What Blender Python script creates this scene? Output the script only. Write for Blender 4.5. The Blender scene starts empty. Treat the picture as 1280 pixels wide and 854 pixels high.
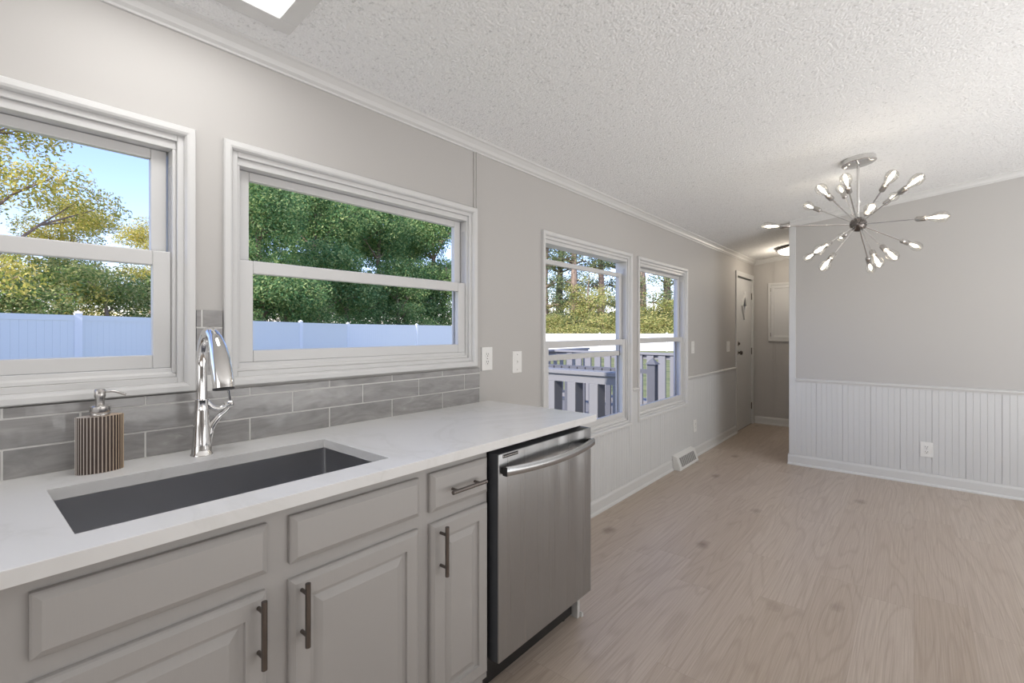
import bpy, bmesh, math, random
import numpy as np
from mathutils import Vector, Matrix
random.seed(7)
C = bpy.context.scene.collection   # everything is linked here
PI = math.pi

# ------------------------------------------------------------------ camera, world, sun, lights, exposure
cam_d = bpy.data.cameras.new('camera')
cam = bpy.data.objects.new('camera', cam_d); C.objects.link(cam)
cam.location = (1.711, 0.0, 1.2807)
cam.rotation_euler = (math.radians(90), 0, math.radians(40.086))
cam_d.sensor_width = 36.0
cam_d.lens = 36.0 * 597.3 / 1280
cam_d.shift_y = -13.65 / 1280
cam_d.clip_start = 0.02; cam_d.clip_end = 500
bpy.context.scene.camera = cam

W = bpy.data.worlds.new('sky_world'); bpy.context.scene.world = W
W.use_nodes = True
wn = W.node_tree.nodes; wl = W.node_tree.links
sky = wn.new('ShaderNodeTexSky'); sky.sky_type = 'NISHITA'; sky.sun_disc = False
sky.sun_elevation = math.radians(38); sky.sun_rotation = math.radians(160)
sky.air_density = 1.0; sky.dust_density = 0.4; sky.ozone_density = 4.0
bg = wn['Background']; bg.inputs['Strength'].default_value = 0.30
tint = wn.new('ShaderNodeMix'); tint.data_type = 'RGBA'; tint.blend_type = 'MULTIPLY'; tint.inputs[0].default_value = 1.0
tint.inputs[7].default_value = (1.10, 0.94, 1.05, 1)
wl.new(sky.outputs['Color'], tint.inputs[6]); wl.new(tint.outputs[2], bg.inputs['Color'])

sun_d = bpy.data.lights.new('sun', 'SUN'); sun_d.energy = 5.5; sun_d.angle = math.radians(0.8)
sun_d.color = (1.0, 0.93, 0.82)
sun = bpy.data.objects.new('sun', sun_d); C.objects.link(sun)
el = math.radians(38)
S = Vector((0.12, -1.0, 0)).normalized() * math.cos(el) + Vector((0, 0, math.sin(el)))
sun.rotation_euler = S.to_track_quat('Z', 'Y').to_euler(); sun.location = (6, -14, 12)

def area(name, loc, direction, sx, sy, power, color=(1, 1, 1)):
    d = bpy.data.lights.new(name, 'AREA'); d.shape = 'RECTANGLE'; d.size = sx; d.size_y = sy
    d.energy = power; d.color = color
    o = bpy.data.objects.new(name, d); C.objects.link(o); o.location = loc
    o.rotation_euler = Vector(direction).to_track_quat('-Z', 'Y').to_euler()
    return o
# bounce flash turned up at the ceiling behind the camera, then two added fill lights with no window behind them
area('bounce_flash', (4.3, 2.2, 0.45), (-0.1, 0.0, 1), 3.2, 3.8, 82, (1.0, 1.0, 0.995))
area('bounce_flash', (3.7, -1.5, 0.55), (-0.1, 0.0, 1), 2.4, 2.2, 34, (1.0, 1.0, 0.995))
area('rear_fill_light', (1.5, -2.9, 1.55), (0.12, 1, 0.0), 2.2, 1.5, 16, (0.985, 0.99, 1.0))  # added unseen fill from behind the camera towards the dining wall
area('dining_fill_light', (5.3, 3.0, 1.40), (-0.62, 1, 0.0), 2.0, 1.3, 52, (0.93, 0.97, 1.0))  # added unseen fill that brightens the dining end
area('sink_panel_light', (0.46, 0.40, 2.262), (0.11, 0, -1), 0.44, 0.44, 2.2, (1.0, 0.99, 0.97))

vs = bpy.context.scene.view_settings
vs.view_transform = 'Standard'; vs.look = 'None'; vs.gamma = 1; vs.use_curve_mapping = False
vs.exposure = 0.27

# ------------------------------------------------------------------ materials
def mat(name, col=(0.8, 0.8, 0.8), rough=0.5, metal=0.0, spec=0.5, build=None):
    m = bpy.data.materials.new(name); m.use_nodes = True
    b = m.node_tree.nodes['Principled BSDF']
    b.inputs['Base Color'].default_value = (*col, 1); b.inputs['Roughness'].default_value = rough
    b.inputs['Metallic'].default_value = metal; b.inputs['Specular IOR Level'].default_value = spec
    if build: build(m.node_tree.nodes, m.node_tree.links, b)
    return m
def N(n, t, **k):
    x = n.new(t)
    for a, v in k.items(): setattr(x, a, v)
    return x
def coords(n, l, scale=(1, 1, 1), kind='Object'):
    tc = N(n, 'ShaderNodeTexCoord'); mp = N(n, 'ShaderNodeMapping'); mp.inputs['Scale'].default_value = scale
    l.new(tc.outputs[kind], mp.inputs['Vector']); return mp.outputs['Vector']
def noise(n, l, vec, scale, detail=3, rough=0.5, dist=0.0):
    x = N(n, 'ShaderNodeTexNoise'); x.inputs['Scale'].default_value = scale; x.inputs['Detail'].default_value = detail
    x.inputs['Roughness'].default_value = rough; x.inputs['Distortion'].default_value = dist
    l.new(vec, x.inputs['Vector']); return x.outputs['Fac']
def ramp(n, l, fac, stops):
    r = N(n, 'ShaderNodeValToRGB'); e = r.color_ramp.elements
    while len(e) < len(stops): e.new(0.5)
    for i, (p, c) in enumerate(stops):
        e[i].position = p; e[i].color = (*c, 1) if len(c) == 3 else c
    l.new(fac, r.inputs['Fac']); return r.outputs['Color']
def bump(n, l, h, b, strength=0.2, dist=0.01):
    x = N(n, 'ShaderNodeBump'); x.inputs['Strength'].default_value = strength; x.inputs['Distance'].default_value = dist
    l.new(h, x.inputs['Height']); l.new(x.outputs['Normal'], b.inputs['Normal'])
def math_(n, l, op, a, b=None):
    x = N(n, 'ShaderNodeMath', operation=op)
    for i, v in enumerate((a, b)):
        if v is None: continue
        if isinstance(v, (int, float)): x.inputs[i].default_value = v
        else: l.new(v, x.inputs[i])
    return x.outputs[0]
def mixc(n, l, fac, a, b, mode='MIX'):
    x = N(n, 'ShaderNodeMix', data_type='RGBA', blend_type=mode)
    if isinstance(fac, (int, float)): x.inputs[0].default_value = fac
    else: l.new(fac, x.inputs[0])
    for i, v in ((6, a), (7, b)):
        if isinstance(v, tuple): x.inputs[i].default_value = (*v, 1)
        else: l.new(v, x.inputs[i])
    return x.outputs[2]

def b_wall(n, l, b):
    v = coords(n, l); f = noise(n, l, v, 90, 2); bump(n, l, f, b, 0.04, 0.002)
M = {}
M['wall'] = mat('greige_wall_paint', (0.485, 0.468, 0.452), 0.62, build=b_wall)
M['trim'] = mat('white_trim_paint', (0.63, 0.625, 0.617), 0.38)
M['bead'] = mat('white_beadboard_paint', (0.62, 0.62, 0.62), 0.42)
M['vinyl'] = mat('white_vinyl', (0.61, 0.605, 0.60), 0.35)
M['gap'] = mat('dark_gap', (0.02, 0.02, 0.02), 0.8)
M['track'] = mat('grey_jamb_track', (0.50, 0.50, 0.51), 0.6)
def b_ceil(n, l, b):
    v = coords(n, l)
    vo = N(n, 'ShaderNodeTexVoronoi'); vo.inputs['Scale'].default_value = 105; l.new(v, vo.inputs['Vector'])
    f = noise(n, l, v, 70, 5, 0.75)
    h = math_(n, l, 'ADD', math_(n, l, 'MULTIPLY', f, 1.4), math_(n, l, 'MULTIPLY', vo.outputs['Distance'], -0.8))
    bump(n, l, h, b, 0.5, 0.011)
    g = noise(n, l, v, 62, 4, 0.75)
    c = ramp(n, l, g, [(0.34, (0.62, 0.62, 0.62)), (0.43, (0.84, 0.84, 0.84)), (1, (0.88, 0.88, 0.88))])
    l.new(c, b.inputs['Base Color'])
M['ceiling'] = mat('popcorn_ceiling', (0.8, 0.8, 0.8), 0.9, build=b_ceil)
def b_floor(n, l, b):
    tc = N(n, 'ShaderNodeTexCoord'); sp = N(n, 'ShaderNodeSeparateXYZ'); l.new(tc.outputs['Object'], sp.inputs[0])
    X, Y = sp.outputs['X'], sp.outputs['Y']
    row = math_(n, l, 'DIVIDE', X, 0.19); rid = math_(n, l, 'FLOOR', row); rf = math_(n, l, 'FRACT', row)
    wn1 = N(n, 'ShaderNodeTexWhiteNoise', noise_dimensions='1D'); l.new(rid, wn1.inputs['W'])
    yy = math_(n, l, 'ADD', math_(n, l, 'DIVIDE', Y, 1.22), wn1.outputs['Value'])
    cid = math_(n, l, 'FLOOR', yy); cf = math_(n, l, 'FRACT', yy)
    cmb = N(n, 'ShaderNodeCombineXYZ'); l.new(rid, cmb.inputs[0]); l.new(cid, cmb.inputs[1])
    wn2 = N(n, 'ShaderNodeTexWhiteNoise', noise_dimensions='2D'); l.new(cmb.outputs[0], wn2.inputs['Vector'])
    pv = wn2.outputs['Value']
    # plank-shifted grain coordinates
    gv = N(n, 'ShaderNodeCombineXYZ')
    l.new(math_(n, l, 'ADD', math_(n, l, 'MULTIPLY', X, 9.0), math_(n, l, 'MULTIPLY', pv, 37)), gv.inputs[0])
    l.new(math_(n, l, 'ADD', math_(n, l, 'MULTIPLY', Y, 0.9), math_(n, l, 'MULTIPLY', pv, 91)), gv.inputs[1])
    warp = noise(n, l, gv.outputs[0], 0.8, 1, 0.45, 0.1)
    rings = math_(n, l, 'SINE', math_(n, l, 'MULTIPLY', warp, 60))
    fine = N(n, 'ShaderNodeMapping'); fine.inputs['Scale'].default_value = (14, 1.6, 1); l.new(gv.outputs[0], fine.inputs['Vector'])
    fg = noise(n, l, fine.outputs[0], 1.6, 5, 0.7)
    # knots
    kv = N(n, 'ShaderNodeMapping'); kv.inputs['Scale'].default_value = (2.1, 1.25, 1); l.new(tc.outputs['Object'], kv.inputs['Vector'])
    vo = N(n, 'ShaderNodeTexVoronoi'); vo.inputs['Scale'].default_value = 1.7; vo.inputs['Randomness'].default_value = 1.0
    kn = noise(n, l, tc.outputs['Object'], 16, 3)
    l.new(kv.outputs[0], vo.inputs['Vector'])
    kd = math_(n, l, 'ADD', vo.outputs['Distance'], math_(n, l, 'MULTIPLY', math_(n, l, 'SUBTRACT', kn, 0.5), 0.16))
    kc = ramp(n, l, kd, [(0.0, (1, 1, 1)), (0.06, (0.7, 0.7, 0.7)), (0.17, (0, 0, 0))])
    base = ramp(n, l, pv, [(0.0, (0.42, 0.335, 0.26)), (0.5, (0.47, 0.385, 0.312)), (1.0, (0.53, 0.447, 0.375))])
    big = noise(n, l, gv.outputs[0], 0.5, 3)
    base = mixc(n, l, math_(n, l, 'MULTIPLY', big, 0.45), base, (0.54, 0.47, 0.43))
    c = mixc(n, l, ramp(n, l, fg, [(0.35, (0.52, 0.52, 0.52)), (0.62, (0, 0, 0))]), base, (0.30, 0.235, 0.185))
    c = mixc(n, l, math_(n, l, 'MULTIPLY', math_(n, l, 'POWER', math_(n, l, 'MAXIMUM', rings, 0), 2.5), 0.28), c, (0.29, 0.22, 0.17))
    c = mixc(n, l, math_(n, l, 'MULTIPLY', kc, 0.75), c, (0.16, 0.11, 0.08))
    seam = math_(n, l, 'MAXIMUM', math_(n, l, 'LESS_THAN', rf, 0.008), math_(n, l, 'LESS_THAN', cf, 0.0016))
    c = mixc(n, l, math_(n, l, 'MULTIPLY', seam, 0.35), c, (0.2, 0.15, 0.12))
    l.new(c, b.inputs['Base Color'])
    rr = ramp(n, l, fg, [(0.3, (0.46, 0.46, 0.46)), (0.7, (0.36, 0.36, 0.36))]); l.new(rr, b.inputs['Roughness'])
    bump(n, l, fg, b, 0.06, 0.002)
M['floor'] = mat('greyed_oak_plank', (0.45, 0.35, 0.28), 0.4, build=b_floor)
def b_quartz(n, l, b):
    v = coords(n, l); w = noise(n, l, v, 1.9, 6, 0.62, 1.3)
    d = math_(n, l, 'ABSOLUTE', math_(n, l, 'SUBTRACT', w, 0.5))
    c = ramp(n, l, d, [(0.0, (0.68, 0.675, 0.665)), (0.03, (0.71, 0.705, 0.70)), (0.09, (0.725, 0.72, 0.715))])
    l.new(c, b.inputs['Base Color'])
M['quartz'] = mat('white_quartz', (0.8, 0.8, 0.8), 0.22, build=b_quartz)
def b_tile(n, l, b):
    v = coords(n, l, (1, 1, 1)); 
    v2 = coords(n, l, (1, 2.2, 9)); w = noise(n, l, v2, 2.6, 5, 0.6, 1.6)
    c = ramp(n, l, w, [(0.3, (0.25, 0.245, 0.24)), (0.5, (0.315, 0.305, 0.30)), (0.66, (0.365, 0.355, 0.35)), (0.76, (0.52, 0.51, 0.50))])
    l.new(c, b.inputs['Base Color'])
    bump(n, l, noise(n, l, v, 13, 2), b, 0.35, 0.008)
M['tile'] = mat('grey_glazed_tile', (0.37, 0.36, 0.35), 0.12, build=b_tile)
M['grout'] = mat('pale_grout', (0.68, 0.67, 0.65), 0.85)
def b_cab(n, l, b):
    v = coords(n, l, (1, 14, 1)); f = noise(n, l, coords(n, l, (30, 30, 2.2)), 2.2, 4, 0.6); bump(n, l, f, b, 0.10, 0.003)
M['cabinet'] = mat('warm_grey_cabinet_paint', (0.405, 0.39, 0.38), 0.36, build=b_cab)
def b_steel(n, l, b):
    f = noise(n, l, coords(n, l, (2, 500, 0.8)), 1.0, 2)
    r = ramp(n, l, f, [(0.3, (0.27, 0.27, 0.27)), (0.7, (0.32, 0.32, 0.32))]); l.new(r, b.inputs['Roughness'])
    g = noise(n, l, coords(n, l, (1, 8, 0.35)), 1.3, 0, 0.5, 0.0); bump(n, l, g, b, 0.7, 0.02)
    b.inputs['Anisotropic'].default_value = 0.5
M['steel'] = mat('brushed_stainless', (0.40, 0.41, 0.42), 0.28, 1.0, build=b_steel)
def b_sink(n, l, b):
    f = noise(n, l, coords(n, l, (300, 1.5, 60)), 1.0, 3); r = ramp(n, l, f, [(0.3, (0.29, 0.29, 0.29)), (0.7, (0.32, 0.32, 0.32))]); l.new(r, b.inputs['Roughness'])
M['sink'] = mat('satin_sink_steel', (0.60, 0.60, 0.61), 0.4, 1.0, build=b_sink)
M['chrome'] = mat('polished_chrome', (0.72, 0.71, 0.70), 0.05, 1.0)
M['nickel'] = mat('brushed_nickel', (0.50, 0.48, 0.46), 0.25, 1.0)
M['pull'] = mat('dark_nickel_pull', (0.19, 0.17, 0.16), 0.25, 1.0)
M['bar'] = mat('steel_bar_handle', (0.42, 0.425, 0.43), 0.26, 1.0)
M['black'] = mat('black_plastic', (0.012, 0.012, 0.013), 0.4)
M['dkgrey'] = mat('charcoal_door_edge', (0.07, 0.075, 0.085), 0.35)
M['plastic'] = mat('white_plate_plastic', (0.80, 0.79, 0.77), 0.3)
M['slot'] = mat('dark_slot', (0.05, 0.045, 0.04), 0.6)
M['ventw'] = mat('white_enamel', (0.74, 0.73, 0.71), 0.35)
M['grille'] = mat('grey_grille', (0.16, 0.155, 0.15), 0.5)
M['shell'] = mat('exterior_siding', (0.6, 0.6, 0.58), 0.7)
def b_ridge(n, l, b):
    tc = N(n, 'ShaderNodeTexCoord'); sp = N(n, 'ShaderNodeSeparateXYZ'); l.new(tc.outputs['Object'], sp.inputs[0])
    # the ceramic runs from grey-white through to sandy brown along its length
    c = ramp(n, l, math_(n, l, 'ADD', math_(n, l, 'MULTIPLY', sp.outputs['Y'], 8.5), 0.5), [(0.0, (0.56, 0.52, 0.48)), (0.45, (0.46, 0.39, 0.34)), (1.0, (0.60, 0.44, 0.28))])
    l.new(c, b.inputs['Base Color'])
M['ceramic'] = mat('ribbed_sand_ceramic', (0.6, 0.5, 0.4), 0.5, build=b_ridge)
M['groove'] = mat('dark_groove', (0.09, 0.065, 0.055), 0.6)  # near-black colour for the faces between the ribs
def glassmat(name, gl=0.07, tint=(0.97, 0.985, 0.98), rough=0.0):
    m = bpy.data.materials.new(name); m.use_nodes = True; n = m.node_tree.nodes; l = m.node_tree.links
    n.remove(n['Principled BSDF']); t = N(n, 'ShaderNodeBsdfTransparent'); t.inputs[0].default_value = (*tint, 1)
    g = N(n, 'ShaderNodeBsdfGlossy'); g.inputs['Roughness'].default_value = rough
    fr = N(n, 'ShaderNodeLayerWeight'); fr.inputs['Blend'].default_value = 0.25
    k = math_(n, l, 'ADD', math_(n, l, 'MULTIPLY', fr.outputs['Fresnel'], 0.35), gl)
    mx = N(n, 'ShaderNodeMixShader'); l.new(k, mx.inputs[0]); l.new(t.outputs[0], mx.inputs[1]); l.new(g.outputs[0], mx.inputs[2])
    l.new(mx.outputs[0], n['Material Output'].inputs['Surface']); return m
M['glass'] = glassmat('window_glass', 0.02)
M['obscure'] = glassmat('obscure_door_glass', 0.25, (0.25, 0.28, 0.31), 0.15)
M['bulb'] = glassmat('clear_bulb_glass', 0.12, (0.98, 0.97, 0.95), 0.02)
def screenmat():
    m = bpy.data.materials.new('insect_screen'); m.use_nodes = True; n = m.node_tree.nodes; l = m.node_tree.links
    n.remove(n['Principled BSDF']); t = N(n, 'ShaderNodeBsdfTransparent'); d = N(n, 'ShaderNodeBsdfDiffuse'); d.inputs[0].default_value = (0.42, 0.44, 0.47, 1)
    mx = N(n, 'ShaderNodeMixShader'); mx.inputs[0].default_value = 0.16
    l.new(t.outputs[0], mx.inputs[1]); l.new(d.outputs[0], mx.inputs[2]); l.new(mx.outputs[0], n['Material Output'].inputs['Surface']); return m
M['screen'] = screenmat()
def emis(name, col, s):
    m = bpy.data.materials.new(name); m.use_nodes = True; b = m.node_tree.nodes['Principled BSDF']
    b.inputs['Base Color'].default_value = (0.9, 0.9, 0.9, 1); b.inputs['Emission Color'].default_value = (*col, 1); b.inputs['Emission Strength'].default_value = s
    return m
M['panel_glow'] = emis('lit_panel_diffuser', (1, 0.99, 0.97), 4.0)
M['filament'] = emis('lit_filament', (1.0, 0.90, 0.72), 9.0)
M['bowl'] = emis('lit_glass_bowl', (1.0, 0.93, 0.82), 3.2)
# outdoors
def b_fence(n, l, b): pass
M['fence'] = mat('white_vinyl_fence', (0.80, 0.82, 0.84), 0.4)
M['grass'] = mat('lawn', (0.10, 0.15, 0.05), 0.9, build=lambda n, l, b: l.new(ramp(n, l, noise(n, l, coords(n, l), 1.2, 6, 0.7), [(0.3, (0.07, 0.10, 0.03)), (0.7, (0.24, 0.24, 0.10))]), b.inputs['Base Color']))
M['bark'] = mat('tree_bark', (0.16, 0.12, 0.095), 0.9, build=lambda n, l, b: (l.new(ramp(n, l, noise(n, l, coords(n, l, (6, 6, 1)), 2, 5, 0.7), [(0.3, (0.14, 0.10, 0.08)), (0.7, (0.34, 0.26, 0.21))]), b.inputs['Base Color'])))
M['deck'] = mat('painted_deck', (0.18, 0.18, 0.19), 0.6)
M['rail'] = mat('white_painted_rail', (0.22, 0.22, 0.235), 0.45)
M['post'] = mat('shadow_toned_post', (0.11, 0.115, 0.135), 0.6)  # shadowed look of the stair railing put into its base colour
def leafmat(name, c0, c1, c2):
    m = bpy.data.materials.new(name); m.use_nodes = True; n = m.node_tree.nodes; l = m.node_tree.links
    n.remove(n['Principled BSDF'])
    g = N(n, 'ShaderNodeNewGeometry')
    col = ramp(n, l, g.outputs['Random Per Island'], [(0.0, c0), (0.5, c1), (1.0, c2)])
    d = N(n, 'ShaderNodeBsdfDiffuse'); t = N(n, 'ShaderNodeBsdfTranslucent'); l.new(col, d.inputs[0]); l.new(col, t.inputs[0])
    mx = N(n, 'ShaderNodeMixShader'); mx.inputs[0].default_value = 0.4
    l.new(d.outputs[0], mx.inputs[1]); l.new(t.outputs[0], mx.inputs[2]); l.new(mx.outputs[0], n['Material Output'].inputs['Surface']); return m
M['leaf_y'] = leafmat('yellowing_leaves', (0.30, 0.36, 0.09), (0.62, 0.55, 0.14), (0.80, 0.66, 0.26))
M['leaf_g'] = leafmat('green_leaves', (0.12, 0.24, 0.09), (0.22, 0.36, 0.14), (0.45, 0.52, 0.24))
M['leaf_d'] = leafmat('dark_green_leaves', (0.09, 0.20, 0.09), (0.20, 0.34, 0.14), (0.50, 0.58, 0.26))
M['leaf_m'] = leafmat('mixed_bush_leaves', (0.12, 0.22, 0.08), (0.30, 0.38, 0.14), (0.55, 0.52, 0.26))
M['leaf_u'] = leafmat('olive_yellow_leaves', (0.20, 0.28, 0.10), (0.45, 0.46, 0.18), (0.72, 0.62, 0.28))
M['leaf_p'] = leafmat('pine_needles', (0.12, 0.20, 0.11), (0.22, 0.28, 0.14), (0.42, 0.42, 0.22))

# ------------------------------------------------------------------ mesh helpers
class MB:
    def __init__(s): s.v = []; s.f = []; s.m = []; s.sm = []
    def add(s, vs_, fs, mi=0, smooth=False):
        k = len(s.v); s.v += [tuple(p) for p in vs_]
        for f in fs: s.f.append(tuple(i + k for i in f)); s.m.append(mi); s.sm.append(smooth)
        return s
    def box(s, x0, x1, y0, y1, z0, z1, mi=0):
        v = [(x, y, z) for x in (x0, x1) for y in (y0, y1) for z in (z0, z1)]
        return s.add(v, [(0, 1, 3, 2), (4, 6, 7, 5), (0, 4, 5, 1), (2, 3, 7, 6), (0, 2, 6, 4), (1, 5, 7, 3)], mi)
    def tube(s, pts, rad, n=12, mi=0, caps=True):
        pts = [Vector(p) for p in pts]
        if not isinstance(rad, (list, tuple)): rad = [rad] * len(pts)
        vs_ = []; up = None
        for i, p in enumerate(pts):
            t = (pts[min(i + 1, len(pts) - 1)] - pts[max(i - 1, 0)]).normalized()
            if up is None: up = t.orthogonal().normalized()
            up = (up - t * up.dot(t)).normalized(); w = t.cross(up)
            for k in range(n):
                a = 2 * PI * k / n; vs_.append(p + (up * math.cos(a) + w * math.sin(a)) * rad[i])
        fs = [(i * n + k, i * n + (k + 1) % n, (i + 1) * n + (k + 1) % n, (i + 1) * n + k) for i in range(len(pts) - 1) for k in range(n)]
        if caps: fs += [tuple(range(n - 1, -1, -1)), tuple((len(pts) - 1) * n + k for k in range(n))]
        return s.add(vs_, fs, mi, True)
    def lathe(s, prof, n=24, mi=0, sx=1, sy=1, org=(0, 0, 0), axis=None, caps=True):
        q = Vector(axis).to_track_quat('Z', 'Y') if axis is not None else None
        vs_ = []
        for r, z in prof:
            for k in range(n):
                a = 2 * PI * k / n; p = Vector((r * math.cos(a) * sx, r * math.sin(a) * sy, z))
                if q: p = q @ p
                vs_.append(p + Vector(org))
        m = len(prof)
        fs = [(i * n + k, i * n + (k + 1) % n, (i + 1) * n + (k + 1) % n, (i + 1) * n + k) for i in range(m - 1) for k in range(n)]
        if caps: fs += [tuple(range(n - 1, -1, -1)), tuple((m - 1) * n + k for k in range(n))]
        return s.add(vs_, fs, mi, True)
    def prism(s, prof, a0, a1, axis='y', mi=0, mitre0=0, mitre1=0):
        # prof: 2D outline extruded along an axis; for 'y' prof=(x,z), for 'x' prof=(y,z), for 'z' prof=(x,y)
        def P(p, a):
            return (p[0], a, p[1]) if axis == 'y' else (a, p[0], p[1]) if axis == 'x' else (p[0], p[1], a)
        n = len(prof)
        vs_ = [P(p, a0) for p in prof] + [P(p, a1) for p in prof]
        fs = [(i, (i + 1) % n, n + (i + 1) % n, n + i) for i in range(n)] + [tuple(range(n - 1, -1, -1)), tuple(range(n, 2 * n))]
        return s.add(vs_, fs, mi)
    def build(s, name, mats, parent=None, bev=0, loc=None, seg=2):
        me = bpy.data.meshes.new(name); me.from_pydata(s.v, [], s.f)
        if not isinstance(mats, (list, tuple)): mats = [mats]
        for m in mats: me.materials.append(m)
        me.polygons.foreach_set('material_index', s.m); me.polygons.foreach_set('use_smooth', s.sm)
        bm = bmesh.new(); bm.from_mesh(me); bmesh.ops.recalc_face_normals(bm, faces=bm.faces); bm.to_mesh(me); bm.free()
        if any(s.sm): me.set_sharp_from_angle(angle=math.radians(40))
        me.update()
        o = bpy.data.objects.new(name, me); C.objects.link(o)
        if loc is not None:       # put the origin at loc, keeping the shape where it is
            me.transform(Matrix.Translation(-Vector(loc))); o.location = loc
        if bev:
            md = o.modifiers.new('bevel', 'BEVEL'); md.width = bev; md.segments = seg; md.limit_method = 'ANGLE'; md.angle_limit = math.radians(40)
        if parent:
            o.parent = parent
            if loc is None and tuple(parent.location) != (0, 0, 0): o.location = -Vector(parent.location)
            elif loc is not None: o.location = Vector(loc) - Vector(parent.location)
        return o
def thing(name, label, cat, loc=(0, 0, 0), group=None):
    o = bpy.data.objects.new(name, None); C.objects.link(o); o.location = loc; o.empty_display_size = 0.1
    o['label'] = label; o['category'] = cat
    if group: o['group'] = group
    return o
def tag(o, label, cat, group=None, kind=None):
    o['label'] = label; o['category'] = cat
    if group: o['group'] = group
    if kind: o['kind'] = kind
    return o
def struct(o, label=None):
    o['kind'] = 'structure'
    if label: o['label'] = label
    return o

# ------------------------------------------------------------------ the shell
CZ0, CSL = 2.238, 0.110                     # ceiling height at the window wall and its slope across the room
cz = lambda x: CZ0 + CSL * x
XR, YB, YD, YE, XP = 6.4, -3.2, 5.243, 7.25, 0.80
WIN = [(-0.663, 0.500, 1.095, 1.900, 0.0), (0.579, 1.742, 1.100, 1.900, 0.0), (2.305, 3.489, 0.535, 1.885, 0.085), (3.595, 4.690, 0.545, 1.880, 0.0)]
DR = (6.363, 7.215, 0.0, 2.035)

def wall_holes(b, x0, x1, ya, yb, za, zb, holes, zt=None):
    ys = sorted({ya, yb, *[h[0] for h in holes], *[h[1] for h in holes]})
    for i in range(len(ys) - 1):
        a, c = ys[i], ys[i + 1]; mid = (a + c) / 2
        hs = sorted([(h[2], h[3]) for h in holes if h[0] < mid < h[1]])
        z = za
        for h0, h1 in hs:
            if h0 > z + 1e-4: b.box(x0, x1, a, c, z, h0)
            z = h1
        if z < zb: b.box(x0, x1, a, c, z, zb)
    return b
IN = 0.026   # casing reveal: the rough opening is the casing outline less this
holes = [(a + IN, b_ - IN, c + IN, d - IN) for a, b_, c, d, _ in WIN] + [(DR[0] + 0.05, DR[1] - 0.05, -0.01, DR[3] - 0.05)]
wl_ = MB(); wall_holes(wl_, -0.11, 0.0, YB, YE + 0.1, 0, CZ0 + 0.004, holes)
struct(wl_.build('wall_left', M['wall']), 'greige window wall')
b = MB(); b.box(-0.35, XR + 0.3, YB - 0.2, YE + 0.3, -0.30, 0.0)
fl = b.build('floor', M['floor']); struct(fl)
b = MB(); b.prism([(-0.15, CZ0 - 0.017), (0.0, cz(0)), (XR + 0.1, cz(XR + 0.1)), (XR + 0.1, cz(XR + 0.1) + 0.12), (-0.15, CZ0 + 0.10)], YB - 0.1, YE + 0.3, 'y')
struct(b.build('ceiling', M['ceiling']))
# dining wall: partition with a corner, the hall runs on behind it
b = MB(); b.prism([(XP, 0), (XR, 0), (XR, cz(XR)), (XP, cz(XP))], YD, YD + 0.10, 'y'); struct(b.build('wall_right', M['wall']), 'dining wall facing the camera')
b = MB(); b.prism([(0, 0), (2.2, 0), (2.2, cz(2.2)), (0, cz(0))], YE, YE + 0.10, 'y')
struct(b.build('wall_back', M['wall']), 'end wall of the hall')
b = MB(); b.prism([(YD + 0.1, 0), (YE, 0), (YE, cz(2.1)), (YD + 0.1, cz(2.1))], 2.1, 2.2, 'x'); struct(b.build('wall_hall', M['wall']))
b = MB(); b.prism([(YB, 0), (YD, 0), (YD, cz(XR)), (YB, cz(XR))], XR, XR + 0.1, 'x'); struct(b.build('wall_far', M['cabinet']))  # unseen wall, given the darker cabinet colour to cut bounced light
b = MB(); b.prism([(-0.1, 0), (XR + 0.1, 0), (XR + 0.1, cz(XR + 0.1)), (-0.1, cz(-0.1))], YB - 0.1, YB, 'y'); struct(b.build('wall_front', M['wall']))

# crown mouldings
cr = [(0, -0.052), (0.008, -0.052), (0.010, -0.046), (0.020, -0.040), (0.026, -0.026), (0.040, -0.012), (0.048, -0.009), (0.050, 0.004), (0, 0.0)]
b = MB(); b.prism([(x, CZ0 + CSL * x * 0.9 + z) for x, z in cr], YB, YE, 'y'); struct(b.build('trim_1', M['trim']), 'crown moulding over the windows')
def crown_x(b, y, x0, x1, sgn=-1):
    pr = cr; n = len(pr); vs_ = []
    for x in (x0, x1):
        for d, z in pr: vs_.append((x, y + sgn * d, cz(x) + z))
    b.add(vs_, [(i, (i + 1) % n, n + (i + 1) % n, n + i) for i in range(n)] + [tuple(range(n - 1, -1, -1)), tuple(range(n, 2 * n))])
b = MB(); crown_x(b, YD, XP, XR); struct(b.build('trim_2', M['trim']), 'crown moulding on the dining wall')
b = MB(); crown_x(b, YE, 0, 2.1); struct(b.build('trim_3', M['trim']), 'crown moulding at the end of the hall')

# baseboards with shoe moulding
bp = [(0, 0), (0.028, 0), (0.027, 0.010), (0.021, 0.018), (0.016, 0.020), (0.015, 0.078), (0.010, 0.092), (0.003, 0.100), (0, 0.100)]
b = MB(); b.prism(bp, 1.85, 4.30, 'y'); b.prism(bp, 4.79, 6.36, 'y'); struct(b.build('baseboard_left', M['trim']))
b = MB(); b.prism([(YD - p[0], p[1]) for p in bp], XP - 0.02, XR, 'x'); struct(b.build('baseboard_right', M['trim']))
b = MB(); b.prism([(YE - p[0], p[1]) for p in bp], 0.02, 2.1, 'x'); struct(b.build('baseboard_back', M['trim']))

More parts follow.
